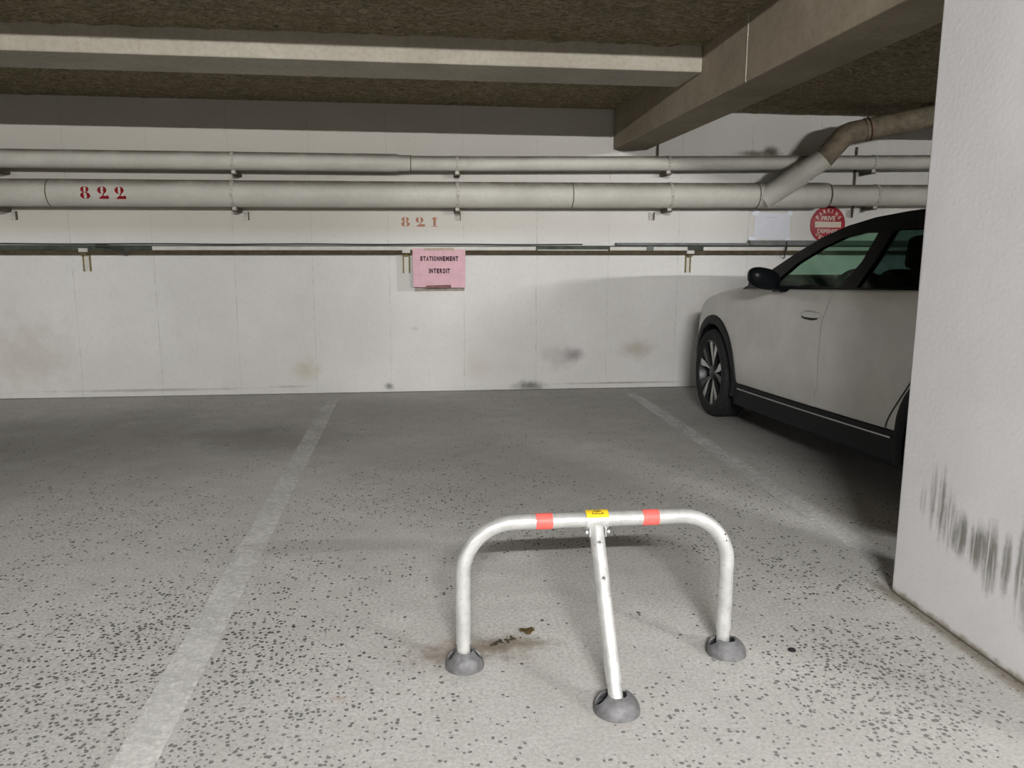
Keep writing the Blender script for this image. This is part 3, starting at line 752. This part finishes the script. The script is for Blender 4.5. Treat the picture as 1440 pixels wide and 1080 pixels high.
# ------------------------------------------------------------------ NOTICES
def sheet(name, corners, y, mat, parent=None, th=.0012, nx=10, nz=8, wav=.003, seed=0):
    """slightly wavy sheet of paper; corners bl, br, tr, tl as (x, z)"""
    bm = bmesh.new(); bl, br, tr_, tl = [Vector(c) for c in corners]; g = []
    for j in range(nz+1):
        row = []
        for i in range(nx+1):
            u, v = i/nx, j/nz; p = bl.lerp(br, u).lerp(tl.lerp(tr_, u), v)
            row.append(bm.verts.new((p.x, y - .002 - abs(noise.noise(Vector((u*2+seed, v*2, seed))))*wav, p.y)))
        g.append(row)
    for j in range(nz):
        for i in range(nx): bm.faces.new((g[j][i], g[j][i+1], g[j+1][i+1], g[j+1][i]))
    bmesh.ops.recalc_face_normals(bm, faces=bm.faces); bmesh.ops.solidify(bm, geom=bm.faces[:], thickness=th)
    if parent: local(parent, bm)
    return mk(name, bm, mat, parent, True)
def notice():
    y = D-.066
    e = empty('paper_notice', (.21, y, .93), 'pink paper notice reading STATIONNEMENT INTERDIT taped over the wall rail', 'notice')
    sheet('sheet', ((-.010, .936), (.444, .930), (.446, 1.262), (-.014, 1.270)), y, M['pink'], e, seed=1)
    sheet('tape', ((.10, .926), (.318, .929), (.318, .956), (.10, .950)), y-.004, M['tape'], e, nx=4, nz=1, seed=4)
    sheet('tape', ((.08, 1.252), (.35, 1.252), (.345, 1.276), (.09, 1.271)), y-.004, M['tape2'], e, nx=4, nz=1, seed=5)
    for (s, x0, z0, w, h) in (('STATIONNEMENT', .052, 1.162, .335, .042), ('INTERDIT', .128, 1.056, .187, .042)):
        bm = bmesh.new(); units = sum(.45 if ch == 'I' else (1.25 if ch == 'M' else 1) for ch in s); cw = w/units; xx = x0
        for ch in s:
            k = .45 if ch == 'I' else (1.25 if ch == 'M' else 1)
            text_bm(bm, ch, lambda u, v, xx=xx: (xx+u, y-.0065, z0+v), h, cw*k*(.84 if ch != 'I' else .72), .062); xx += cw*k
        local(e, bm); mk('lettering', bm, M['ink'], e)
    sheet('backing_strip', ((.002, .898), (.44, .902), (.44, .955), (.002, .955)), D-.012, plain('old_board', (.36, .33, .27), .85, 0, .1, .3, 20), e, nx=6, nz=2, seed=9)
notice()
def white_paper():
    y = D-.002
    e = empty('blank_paper', (3.28, y, 1.36), 'nearly blank white paper taped to the back wall left of the round red sign', 'paper')
    sheet('sheet', ((3.105, 1.372), (3.452, 1.362), (3.452, 1.600), (3.115, 1.605)), y, M['paper'], e, seed=2, wav=.004)
    for c in (((3.07, 1.585), (3.13, 1.575), (3.15, 1.615), (3.10, 1.64)), ((3.41, 1.60), (3.45, 1.575), (3.475, 1.60), (3.44, 1.635)), ((3.06, 1.352), (3.13, 1.356), (3.13, 1.382), (3.06, 1.385)), ((3.41, 1.352), (3.465, 1.352), (3.465, 1.372), (3.41, 1.375))):
        sheet('tape', c, y-.007, M['tapew'], e, nx=3, nz=2, seed=c[0][0])
    bm = bmesh.new()
    for k in range(6):
        x = 3.21+.022*k; bmesh.ops.create_grid(bm, x_segments=1, y_segments=1, size=.5, matrix=Matrix.Translation((x, y-.008, 1.562+.002*(k % 2))) @ Matrix.Rotation(pi/2, 4, 'X') @ Matrix.Diagonal((.016, .004, 1, 1)))
    local(e, bm); mk('faint_writing', bm, M['pencil'], e)
white_paper()
def disc():
    cx, cz, R, y = 3.822, 1.502, .170, D-.004
    e = empty('round_sign', (cx, D, cz-R), 'round red PARKING PRIVE sign with white bar on the back wall above the car', 'sign')
    bm = bmesh.new(); lathe(bm, [(0, -.006), (R-.004, -.006), (R, -.003), (R, .004), (0, .004)], (cx, y, cz), 'Y', 64); local(e, bm); mk('disc', bm, M['signred'], e, True)
    boxo('white_bar', (cx-.128, cx+.128, y-.0085, y-.006, cz-.026, cz+.026), M['signwhite'], e)
    bm = bmesh.new(); text_bm(bm, 'PRIVE', lambda u, v: (cx-.068+u, y-.0072, cz+.036+v), .042, .136, .03); local(e, bm); mk('lettering', bm, M['signwhite'], e); bm = bmesh.new()
    def arc(s, a0, a1, r, h, flip=False):
        n = len(s)
        for i, ch in enumerate(s):
            a = radians(a0+(a1-a0)*i/(n-1))
            def f(u, v, a=a):
                uu = u-.012
                if not flip: return (cx+(r+v)*cos(a)+uu*sin(a), y-.0072, cz+(r+v)*sin(a)-uu*cos(a))
                return (cx+(r-v)*cos(a)-uu*sin(a), y-.0072, cz+(r-v)*sin(a)+uu*cos(a))
            text_bm(bm, ch, f, h, .024 if ch != 'I' else .008, .03)
    arc('PARKING', 148, 32, .108, .036)
    local(e, bm); mk('lettering', bm, M['signwhite'], e); bm = bmesh.new()
    text_bm(bm, 'DEFENSE', lambda u, v: (cx-.10+u, y-.0072, cz-.078+v), .038, .20, .03)
    local(e, bm); mk('lettering', bm, M['signwhite'], e); bm = bmesh.new()
    arc("DENTRER", 222, 318, .150, .036, True)
    local(e, bm); mk('lettering', bm, M['signwhite'], e)
disc()

# ------------------------------------------------------------------ CAR
def car():
    yaw = radians(1.7)
    e = empty('parked_car', (2.225, 5.70, 0), 'white hatchback with black roof and dark windows parked nose to the wall behind the pillar', 'car')
    # local frame: s = backwards from front axle, q = from the near side inwards, z up
    e.rotation_euler = (0, 0, 0)
    cy, sy = cos(yaw), sin(yaw)
    def L(s, q, z): return Vector((s*sy + q*cy, -s*cy + q*sy, z))
    W = .90; FH, RHH = -.035, 2.66; S0, S1 = -.80, 3.42
    def hw(s): return cat1([(-.80, .42), (-.78, .52), (-.72, .64), (-.62, .745), (-.45, .83), (-.2, .875), (.2, .895), (.8, .90), (2.2, .90), (2.9, .885), (3.2, .84), (3.36, .74), (3.42, .60)], s)
    def zt(s): return cat1([(-.80, .66), (-.74, .745), (-.62, .81), (-.4, .880), (-.1, .938), (.25, .978), (.6, 1.004), (1.09, 1.022), (2.4, 1.078), (3.0, 1.10), (3.30, 1.09), (3.42, 1.02)], s)
    def z3(s): return cat1([(-.8, .34), (0, .34), (.45, .335), (2.25, .395), (2.66, .42), (3.42, .45)], s)
    def zlow(s): return cat1([(-.8, .27), (-.5, .20), (3.0, .20), (3.42, .34)], s)
    def crown(s): return cat1([(-.80, .02), (-.5, .045), (.3, .07), (.7, .06)], s)
    def section(s, side_only=False):
        w = hw(s); t = zt(s); a = z3(s); lo = zlow(s); c = crown(s)
        P = [(0, lo), (w-.14, lo), (w-.05, lo+.02), (w-.025, (lo+a)/2), (w-.018, a)]
        hh = t-a
        for fr, dx in ((.04, .010), (.12, .004), (.25, 0), (.42, 0), (.58, .002), (.70, .007), (.80, .016), (.88, .024), (.95, .036)): P.append((w-dx, a+hh*fr))
        P += [(w-.052, t-.006), (w-.066, t+.002)]
        return P, w, t, c
    def body_q(s, z):       # near-side surface depth at height z
        P, w, t, c = section(s); P = P[4:]
        for (x0, z0), (x1, z1) in zip(P, P[1:]):
            if z0 <= z <= z1: return W - (x0+(x1-x0)*(z-z0)/(z1-z0+1e-9))
        return W - P[-1][0] if z > P[-1][1] else W - P[0][0]
    # ---- lower body shell (closed), wheel wells cut by boolean
    bm = bmesh.new(); stations = []
    N = 72
    ss = [S0+(S1-S0)*(.5-.5*cos(pi*i/N)) * 1.0 for i in range(N+1)]
    ss = sorted(set([round(x, 4) for x in ss + [.70, 2.95]]))
    rows = []
    for s in ss:
        P, w, t, c = section(s)
        # top across the hood / flat lid at belt
        if s <= .70: top = [(w*.86, t+c*.35), (w*.62, t+c*.75), (w*.3, t+c*.96), (0, t+c)]
        elif s < 2.95: top = [(w-.09, t-.10), (w*.6, t-.10), (w*.3, t-.10), (0, t-.10)]
        else: top = [(w*.86, t+.01), (w*.62, t+.02), (w*.3, t+.02), (0, t+.02)]
        half = P + top
        full = [(x, z) for x, z in half] + [(-x, z) for x, z in half[-2:0:-1]]
        rows.append([bm.verts.new(L(s, W-x, z)) for x, z in full])
    n = len(rows[0]); nh = 1+4+9+2
    for ri, (r0, r1) in enumerate(zip(rows, rows[1:])):
        sm = (ss[ri]+ss[ri+1])/2
        for k in range(n):
            f = bm.faces.new((r0[k], r0[(k+1)%n], r1[(k+1)%n], r1[k]))
            kk = k if k < n/2 else n-1-k
            f.material_index = 1 if kk < 4 else (2 if (kk >= 15 and .70 <= sm <= 2.95) else 0)
    bm.faces.new(rows[0]); bm.faces.new(rows[-1][::-1])
    bmesh.ops.recalc_face_normals(bm, faces=bm.faces)
    me = bpy.data.meshes.new('b'); bm.to_mesh(me); bm.free()
    for m in (M['car'], M['clad'], M['cabin']): me.materials.append(m)
    ob = bpy.data.objects.new('b', me); C.objects.link(ob); cut = []
    RA = .415; HZ = .335
    for s in (FH, RHH):
        for side in (0, 1):
            cm = bmesh.new(); bmesh.ops.create_cone(cm, cap_ends=True, segments=56, radius1=RA, radius2=RA, depth=.44)
            q = .02 if side == 0 else 2*W-.02
            R = Matrix.Rotation(yaw, 4, 'Z') @ Matrix.Rotation(pi/2, 4, 'Y')
            cm.transform(Matrix.Translation(L(s, q, HZ)) @ R)
            m2 = bpy.data.meshes.new('c'); cm.to_mesh(m2); cm.free(); m2.materials.append(M['cabin'])
            oc = bpy.data.objects.new('c', m2); C.objects.link(oc); cut.append(oc)
            md = ob.modifiers.new('b', 'BOOLEAN'); md.operation = 'DIFFERENCE'; md.object = oc; md.solver = 'EXACT'; md.material_mode = 'TRANSFER'
    dg = bpy.context.evaluated_depsgraph_get(); res = bpy.data.meshes.new_from_object(ob.evaluated_get(dg)); 
    mats = [m for m in res.materials]
    fb = bmesh.new(); fb.from_mesh(res)
    me = bpy.data.meshes.new('body'); fb.to_mesh(me); fb.free()
    for m in mats: me.materials.append(m)
    for p in me.polygons: p.use_smooth = True
    me.set_sharp_from_angle(angle=radians(28))
    for o in cut + [ob]: bpy.data.objects.remove(o)
    body = bpy.data.objects.new('body', me); C.objects.link(body); body.parent = e; tag(body, 'dusty white lower body')
    # ---- patches that follow the near / far side surface
    def patch(name, poly, mat, side=0, off=.004, th=.008, res=.04, parent=e):
        us = [p[0] for p in poly]; 
        s0, s1 = min(us), max(us)
        # slice polygon into columns
        cols = []; K = max(2, int((s1-s0)/res))
        bm = bmesh.new()
        def span(s):
            zz = []
            for (a, za), (b, zb_) in zip(poly, poly[1:]+poly[:1]):
                if (a <= s <= b or b <= s <= a) and a != b: zz.append(za+(zb_-za)*(s-a)/(b-a))
            return (min(zz), max(zz)) if zz else None
        R_ = 18
        def P(s, z, o):
            q = body_q(s, z) - o
            return L(s, q if side == 0 else 2*W-q, z)
        F, Bk = [], []
        for i in range(K+1):
            s = s0+(s1-s0)*i/K; s = min(max(s, s0+1e-4), s1-1e-4); a, b = span(s)
            F.append([bm.verts.new(P(s, a+(b-a)*j/R_, off)) for j in range(R_+1)])
            Bk.append([bm.verts.new(P(s, a+(b-a)*j/R_, off-th)) for j in range(R_+1)])
        for i in range(K):
            for j in range(R_):
                bm.faces.new((F[i][j], F[i+1][j], F[i+1][j+1], F[i][j+1])); bm.faces.new((Bk[i][j], Bk[i][j+1], Bk[i+1][j+1], Bk[i+1][j]))
            bm.faces.new((F[i][0], Bk[i][0], Bk[i+1][0], F[i+1][0])); bm.faces.new((F[i][R_], F[i+1][R_], Bk[i+1][R_], Bk[i][R_]))
        for i in (0, K):
            for j in range(R_): bm.faces.new((F[i][j], F[i][j+1], Bk[i][j+1], Bk[i][j]))
        return mk(name, bm, mat, parent, True, 35)
    for side in (0, 1):
        def panel(name, left, right, mat, off, th, ztrim, ks=24, kz=22, parent=e):
            bm = bmesh.new(); F_, B_ = [], []
            for i in range(ks+1):
                u = i/ks; fr, br = [], []
                for j in range(kz+1):
                    v = j/kz; s = cat1(left, v)*(1-u)+cat1(right, v)*u
                    za, zb2 = z3(s)+.004, zt(s)-ztrim; z = za+(zb2-za)*v
                    q = body_q(s, z)
                    fr.append(bm.verts.new(L(s, q-off if side == 0 else 2*W-q+off, z))); br.append(bm.verts.new(L(s, q-off+th if side == 0 else 2*W-q+off-th, z)))
                F_.append(fr); B_.append(br)
            for i in range(ks):
                for j in range(kz):
                    bm.faces.new((F_[i][j], F_[i+1][j], F_[i+1][j+1], F_[i][j+1])); bm.faces.new((B_[i][j], B_[i][j+1], B_[i+1][j+1], B_[i+1][j]))
                bm.faces.new((F_[i][0], B_[i][0], B_[i+1][0], F_[i+1][0])); bm.faces.new((F_[i][kz], F_[i+1][kz], B_[i+1][kz], B_[i][kz]))
            for i in (0, ks):
                for j in range(kz): bm.faces.new((F_[i][j], F_[i][j+1], B_[i][j+1], B_[i][j]))
            return mk(name, bm, mat, parent, True, 35)
        e0 = [(0, .53), (.4, .55), (1, .60)]
        e1 = [(0, 1.465), (.12, 1.480), (.18, 1.500), (.45, 1.502), (.76, 1.500), (.84, 1.518), (1, 1.53)]
        e2 = [(v, x+.009) for v, x in e1]
        e3 = [(0, 2.13), (.1, 2.17), (.35, 2.30), (.55, 2.385), (.8, 2.43), (1, 2.44)]
        d1 = panel('front_door', e0, e1, M['car'], .005, .006, .010); d2 = panel('rear_door', e2, e3, M['car'], .005, .006, .010)
        panel('door_gap', [(v, x-.006) for v, x in e1], [(v, x+.006) for v, x in e2], M['seam'], .0015, .001, .012, 2)
        panel('door_gap', [(v, x-.004) for v, x in e3], [(v, x+.010) for v, x in e3], M['seam'], .0015, .001, .012, 2)
        # handle on the front door: recess, bar
        def hp(s, z, o): 
            q = body_q(s, z)-o; return L(s, q if side == 0 else 2*W-q, z)
        hb = bmesh.new(); g = []
        for i in range(17):
            u = i/16; s = 1.262+.225*u; hgt = .034*(sin(pi*min(1, u*1.0))**.35) if 0 < u < 1 else .004
            pro = .022*min(1, 4*u, 4*(1-u))+.004
            g.append([hb.verts.new(hp(s, .893-hgt*.5*1.1, .003)), hb.verts.new(hp(s, .893-hgt*.45, pro)), hb.verts.new(hp(s, .893+hgt*.5, pro)), hb.verts.new(hp(s, .893+hgt*.7, .003))])
        for a, b in zip(g, g[1:]):
            for j in range(4): hb.faces.new((a[j], a[(j+1)%4], b[(j+1)%4], b[j]))
        hb.faces.new(g[0]); hb.faces.new(g[-1])
        hd = mk('door_handle', hb, M['car'], d1, True, 50); tag(hd, 'pale flush door handle')
        rp = patch('handle_recess', [(1.27, .872), (1.31, .862), (1.39, .860), (1.45, .870), (1.45, .890), (1.27, .890)], M['seam'], side, .0055, .001, .02, d1)
        # sill cladding with chrome strip
        def strip(name, s0, s1, zf, w0, w1, o, mat, parent):
            bm = bmesh.new(); g = []
            for i in range(31):
                s = s0+(s1-s0)*i/30; z = zf(s); w = hw(s)
                ps = [(w+o-.03, z-w0), (w+o, z-w0), (w+o, z+w1), (w+o-.03, z+w1)]
                g.append([bm.verts.new(L(s, (W-x) if side == 0 else W+x, zz)) for x, zz in ps])
            for a, b in zip(g, g[1:]):
                for j in range(4): bm.faces.new((a[j], a[(j+1)%4], b[(j+1)%4], b[j]))
            bm.faces.new(g[0]); bm.faces.new(g[-1]); return mk(name, bm, mat, parent, True, 30)
        sc = strip('sill_cladding', .40, 2.26, lambda s: z3(s), .15, -.004, -.006, M['clad'], e)
        strip('chrome_strip', .46, 2.20, lambda s: z3(s)-.034, .004, .004, .002, M['chrome'], sc)
        # wheel arch cladding rings
        for s0_ in (FH, RHH):
            bm = bmesh.new(); g = []
            for i in range(41):
                a = radians(-14+208*i/40); row = []
                for rr, o in ((.372, -.06), (.378, .006), (.405, .016), (.443, .010), (.447, -.006), (.44, -.05)):
                    s = s0_ - rr*cos(a); z = HZ+rr*sin(a); zc_ = max(z, .22)
                    q = body_q(min(max(s, -.74), 3.3), max(z, z3(s)+.02)) - o
                    q = min(q, .16)
                    row.append(bm.verts.new(L(s, q if side == 0 else 2*W-q, zc_)))
                g.append(row)
            for a, b in zip(g, g[1:]):
                for j in range(6): bm.faces.new((a[j], a[(j+1)%6], b[(j+1)%6], b[j]))
            bm.faces.new(g[0]); bm.faces.new(g[-1]); mk('arch_cladding', bm, M['clad'], e, True, 40)
    # ---- wheels
    def wheel(s, side):
        TR, RR, TW = .335, .252, .215
        q0 = .008 if side == 0 else 2*W-.008; sg = 1 if side == 0 else -1
        st = radians(-3) if s < 1 else 0; s = s-.02 if s < 1 else s
        def P(r, a, d):
            ds, dq = -r*cos(a), sg*(d-.1)
            return L(s + ds*cos(st)-dq*sin(st), q0 + sg*.1 + ds*sin(st)+dq*cos(st), HZ + r*sin(a))   # d inwards from the outer face
        bm = bmesh.new(); prof = [(RR-.004, .012), (RR+.006, .004), (.285, -.004), (.312, .002), (.326, .014), (.3345, .035), (TR, .06), (TR, .17), (.326, .20), (.30, .215), (RR, .212), (RR-.006, .10)]
        seg = 64; rows = [[bm.verts.new(P(r, 2*pi*k/seg, d)) for k in range(seg)] for r, d in prof]
        for r0, r1 in zip(rows, rows[1:]+rows[:1]):
            for k in range(seg): bm.faces.new((r0[k], r0[(k+1)%seg], r1[(k+1)%seg], r1[k]))
        wh = mk('tyre', bm, M['tyre'], e, True, 40)
        # tread blocks
        bm = bmesh.new(); nb = 70
        for lane, (d0, d1) in enumerate(((.045, .078), (.083, .112), (.117, .146), (.151, .185))):
            for k in range(nb):
                a = 2*pi*(k+.25*lane)/nb; b = a+2*pi/nb*.66
                v = [bm.verts.new(P(r, x, d)) for r in (TR-.002, TR+.004) for x, d in ((a, d0), (b, d0), (b, d1), (a, d1))]
                for qd in ((0,1,2,3),(4,5,6,7),(0,1,5,4),(1,2,6,5),(2,3,7,6),(3,0,4,7)): bm.faces.new([v[i] for i in qd])
        mk('tread', bm, M['tyre'], wh)
        bm = bmesh.new(); prof = [(RR-.002, .010), (RR-.012, .006), (RR-.018, .02), (RR-.022, .14), (.05, .15), (.0, .15)]
        rows = [[bm.verts.new(P(max(r, .0005), 2*pi*k/seg, d)) for k in range(seg)] for r, d in prof]
        for r0, r1 in zip(rows, rows[1:]):
            for k in range(seg): bm.faces.new((r0[k], r0[(k+1)%seg], r1[(k+1)%seg], r1[k]))
        rim = mk('rim', bm, M['rimblack'], e, True, 40)
        # five broad wedge spokes in bright alloy with dark flanks
        for k in range(5):
            ac = radians(101+72*k)
            for half in (-1, 1):
                bm = bmesh.new()
                a0, a1 = ac+half*radians(3.0), ac+half*radians(20)
                loop = [P(.050, ac+half*radians(6), .028), P(.120, ac+half*radians(15), .020), P(.195, ac+half*radians(21), .014), P(RR-.012, a1, .012), P(RR-.012, a0+half*radians(4), .012), P(.15, a0, .018), P(.06, ac, .026)]
                lo2 = [P(.050, ac+half*radians(6), .06), P(.120, ac+half*radians(15), .05), P(.195, ac+half*radians(21), .045), P(RR-.012, a1, .04), P(RR-.012, a0+half*radians(4), .04), P(.15, a0, .05), P(.06, ac, .06)]
                A = [bm.verts.new(p) for p in loop]; B_ = [bm.verts.new(p) for p in lo2]
                bm.faces.new(A); bm.faces.new(B_[::-1])
                for i in range(len(A)):
                    j = (i+1) % len(A); bm.faces.new((A[i], A[j], B_[j], B_[i])).material_index = 1
                if half == -1 or k in (0, 2): mm = [M['rimsilver'], M['rimblack']]
                else: mm = [M['rimblack'], M['rimblack']]
                mk('spoke', bm, mm, rim)
        bm = bmesh.new(); prof = [(.0005, .012), (.03, .014), (.055, .024), (.06, .06)]
        rows = [[bm.verts.new(P(r, 2*pi*k/24, d)) for k in range(24)] for r, d in prof]
        for r0, r1 in zip(rows, rows[1:]):
            for k in range(24): bm.faces.new((r0[k], r0[(k+1)%24], r1[(k+1)%24], r1[k]))
        mk('hub_cap', bm, M['rimblack'], rim, True, 40)
    for s in (FH, RHH):
        for side in (0, 1): wheel(s, side)
    # ---- greenhouse
    BI = .066                                        # inset at belt
    def inset(z, zbelt): return BI + max(0, z-zbelt)*.36
    outline_top = [(.30, .99), (.62, 1.120), (.90, 1.245), (1.15, 1.340), (1.38, 1.400), (1.62, 1.437), (1.90, 1.458), (2.2, 1.458), (2.5, 1.440), (2.8, 1.400), (3.02, 1.345), (3.12, 1.25), (3.22, 1.12)]
    def belt(s): return zt(s)-.008
    outer = outline_top + [(3.0, belt(3.0)), (2.4, belt(2.4)), (1.6, belt(1.6)), (1.0, belt(1.0)), (.55, belt(.55))]
    w1 = [(.74, belt(.74)+.038), (1.535, belt(1.53)+.022), (1.655, 1.20), (1.70, 1.352), (1.55, 1.355), (1.38, 1.332), (1.18, 1.275), (.95, 1.178)]
    w2 = [(1.70, belt(1.7)+.022), (2.50, belt(2.5)+.028), (2.72, 1.20), (2.60, 1.345), (2.25, 1.372), (1.83, 1.366), (1.78, 1.22)]
    def mapq(side):
        def f(s, z, w):
            q = inset(z, belt(s)) + max(0, (.35-s))*.12
            if s > 2.9: q += (s-2.9)*.35
            q += w; return L(s, q if side == 0 else 2*W-q, z)
        return f
    for side in (0, 1):
        bm = bmesh.new(); prism(bm, outer, mapq(side), .035, [w1, w2]); sf = mk('window_frame', bm, M['gloss'], e)
        bm = bmesh.new(); prism(bm, [(p[0], p[1]) for p in w1], lambda s, z, w, f=mapq(side): f(s, z, .012+w), .004); mk('front_side_window', bm, M['glassf'], e)
        bm = bmesh.new(); prism(bm, w2, lambda s, z, w, f=mapq(side): f(s, z, .012+w), .004); mk('rear_side_window', bm, M['glassr'], e)
    # roof, windscreen and tailgate: lofted across
    def edge_q(s, z): return inset(z, belt(s)) + max(0, (.35-s))*.12 + (max(0, s-2.9)*.35)
    def across(name, path, mat, crown_, th=.012, e_in=.0, parent=e):
        bm = bmesh.new(); g = []; K = 24
        for s, z, bs in path:
            q0 = edge_q(s, z)+e_in; row = []
            for k in range(K+1):
                u = k/K; q = q0+(2*W-2*q0)*u; v = 1-(2*u-1)**2
                row.append((L(s - bs*v, q, z+crown_*(v**.6))))
            g.append(row)
        V = [[bm.verts.new(p) for p in row] for row in g]
        V2 = [[bm.verts.new(p-Vector((0, 0, th))) for p in row] for row in g]
        n1 = len(V)
        for i in range(n1-1):
            for k in range(K):
                bm.faces.new((V[i][k], V[i][k+1], V[i+1][k+1], V[i+1][k])); bm.faces.new((V2[i][k], V2[i+1][k], V2[i+1][k+1], V2[i][k+1]))
            bm.faces.new((V[i][0], V[i+1][0], V2[i+1][0], V2[i][0])); bm.faces.new((V[i][K], V2[i][K], V2[i+1][K], V[i+1][K]))
        for i in (0, n1-1):
            for k in range(K): bm.faces.new((V[i][k], V2[i][k], V2[i][k+1], V[i][k+1]))
        return mk(name, bm, mat, parent, True, 40)
    def top_at(s): return cat1(outline_top, s)
    ro = [(s, top_at(s)-.004, .03) for s in [1.30+.06*i for i in range(29)]]
    across('roof', ro, M['gloss'], .035, .03)
    ws = [(s, top_at(s)-.008, .10*(1-(s-.32)/1.0)+.03) for s in [.32+.07*i for i in range(15)]]
    across('windscreen', ws, M['glassw'], .03, .005, .045)
    rw = [(s, top_at(s)-.008, -.03) for s in (2.98, 3.02, 3.07, 3.12, 3.17, 3.22)]
    across('rear_window', rw, M['glassr'], .03, .005, .04)
    # scuttle between bonnet and windscreen
    # ---- door mirror
    for side in (0, 1):
        bm = bmesh.new(); bmesh.ops.create_uvsphere(bm, u_segments=28, v_segments=16, radius=1)
        sgn = 1 if side == 0 else -1
        for v in bm.verts:
            x, y, z = v.co; x = math.copysign(abs(x)**.75, x); z = math.copysign(abs(z)**.8, z); y2 = y*(1 if y < 0 else .62)
            s = .945 + y2*.085; q = -.080 + x*.105; zz = 1.085 + z*.068 + .02*x*-1*sgn*0 - .018*(x)
            p = L(s, q if side == 0 else 2*W-q, zz); v.co = p
        mi_ = mk('door_mirror', bm, M['gloss'], e, True, 60)
        bm = bmesh.new()
        prism(bm, [(.90, 1.00), (1.01, 1.005), (1.0, 1.04), (.92, 1.045)], lambda s, z, w: L(s, (w if side == 0 else 2*W-w), z), .09)
        for v in bm.verts: pass
        mk('mirror_stalk', bm, M['gloss'], mi_)
        bm = bmesh.new()
        lo = [(-.15, 1.045), (-.045, 1.040), (-.03, 1.055), (-.045, 1.062), (-.15, 1.058)]
        prism(bm, lo, lambda q, z, w: L(.878-w, q if side == 0 else 2*W-q, z), .01); mk('mirror_lamp', bm, M['chrome'], mi_)
    # ---- cabin: seats, dashboard, wheel
    def blobbox(name, s0, s1, q0, q1, z0, z1, lean=0, bev=.04):
        bm = bmesh.new(); box(bm, s0, s1, q0, q1, z0, z1, bevel=bev)
        for v in bm.verts:
            s, q, z = v.co; v.co = L(s+lean*(z-z0), q, z)
        return mk(name, bm, M['cabin'], e, True, 60)
    blobbox('dashboard', .42, .98, .14, 2*W-.14, .84, 1.095, 0, .05)
    for q in (.26, 1.04):
        blobbox('front_seat', 1.50, 1.64, q, q+.50, .80, 1.16, .30)
        blobbox('head_rest', 1.62, 1.72, q+.12, q+.38, 1.16, 1.34, .15, .035)
    blobbox('rear_seat', 2.40, 2.54, .20, 2*W-.20, .80, 1.16, .3)
    for q in (.32, 1.14): blobbox('head_rest', 2.52, 2.60, q, q+.28, 1.16, 1.28, .15, .035)
    bm = bmesh.new(); c = (0, 0, 0); g = []
    for i in range(32):
        a = 2*pi*i/32; row = []
        for k in range(8):
            b = 2*pi*k/8; r = .18+.014*cos(b); p = Vector((r*cos(a), r*sin(a), .014*sin(b))); row.append(p)
        g.append(row)
    T = Matrix.Rotation(radians(68), 4, 'Y')
    V = [[bm.verts.new(L(1.10 + (T @ p).x, .50+p.y, 0.97+(T @ p).z)) for p in row] for row in g]
    for i in range(32):
        for k in range(8): bm.faces.new((V[i][k], V[(i+1)%32][k], V[(i+1)%32][(k+1)%8], V[i][(k+1)%8]))
    mk('steering_wheel', bm, M['cabin'], e, True, 60)
    # ---- lamps at the ends
    for side in (0, 1):
        def hl(a, b, c, d, mat, name):
            bm = bmesh.new(); g = []
            for i in range(11):
                s = a+(b-a)*i/10; z0 = c[0]+(c[1]-c[0])*i/10; z1 = d[0]+(d[1]-d[0])*i/10
                w = hw(s); row = []
                for z, o in ((z0, -.02), (z0, .004), (z1, .004), (z1, -.02)):
                    q = body_q(s, z)-o; row.append(bm.verts.new(L(s, q if side == 0 else 2*W-q, z)))
                g.append(row)
            for x, y in zip(g, g[1:]):
                for j in range(4): bm.faces.new((x[j], x[(j+1)%4], y[(j+1)%4], y[j]))
            bm.faces.new(g[0]); bm.faces.new(g[-1]); mk(name, bm, mat, e, True, 40)
        hl(-.74, -.42, (.62, .76), (.70, .835), M['headlens'], 'headlamp')
        hl(3.15, 3.38, (.84, .84), (.95, .93), M['redlens'], 'tail_lamp')
    # bumpers' grille
    bm = bmesh.new(); box(bm, -.012, .02, -.36, .36, .36, .52, bevel=.01)
    for v in bm.verts: v.co = L(-.80+v.co.x, W+v.co.y, v.co.z)
    mk('grille', bm, M['clad'], e)
car()

# ------------------------------------------------------------------ WORLD, CAMERA
w = bpy.data.worlds.new('World'); bpy.context.scene.world = w; w.use_nodes = True
w.node_tree.nodes['Background'].inputs[0].default_value = (.02, .02, .02, 1); w.node_tree.nodes['Background'].inputs[1].default_value = .2
f_px, pitch, yawc, roll = 1109.892, .166836, .122393, .003306
F = Vector((sin(yawc)*cos(pitch), cos(yawc)*cos(pitch), -sin(pitch)))
R = F.cross(Vector((0, 0, 1))).normalized(); U = R.cross(F)
R2 = R*cos(roll)+U*sin(roll); U2 = -R*sin(roll)+U*cos(roll)
cam = bpy.data.cameras.new('camera'); co = bpy.data.objects.new('camera', cam); C.objects.link(co)
cam.sensor_width = 36; cam.sensor_fit = 'HORIZONTAL'; cam.lens = f_px/1440*36; cam.clip_start = .05
mt = Matrix(((R2.x, U2.x, -F.x, 0), (R2.y, U2.y, -F.y, 0), (R2.z, U2.z, -F.z, H), (0, 0, 0, 1)))
co.matrix_world = mt
sc = bpy.context.scene; sc.camera = co
vs = sc.view_settings; vs.view_transform = 'Standard'; vs.look = 'None'; vs.gamma = 1; vs.use_curve_mapping = False; vs.exposure = 1.55
sc.cycles.use_denoising = True; sc.cycles.use_adaptive_sampling = True; sc.cycles.adaptive_threshold = .02; sc.cycles.max_bounces = 10; sc.cycles.diffuse_bounces = 3; sc.cycles.sample_clamp_indirect = 8
sc.cycles.transparent_max_bounces = 24
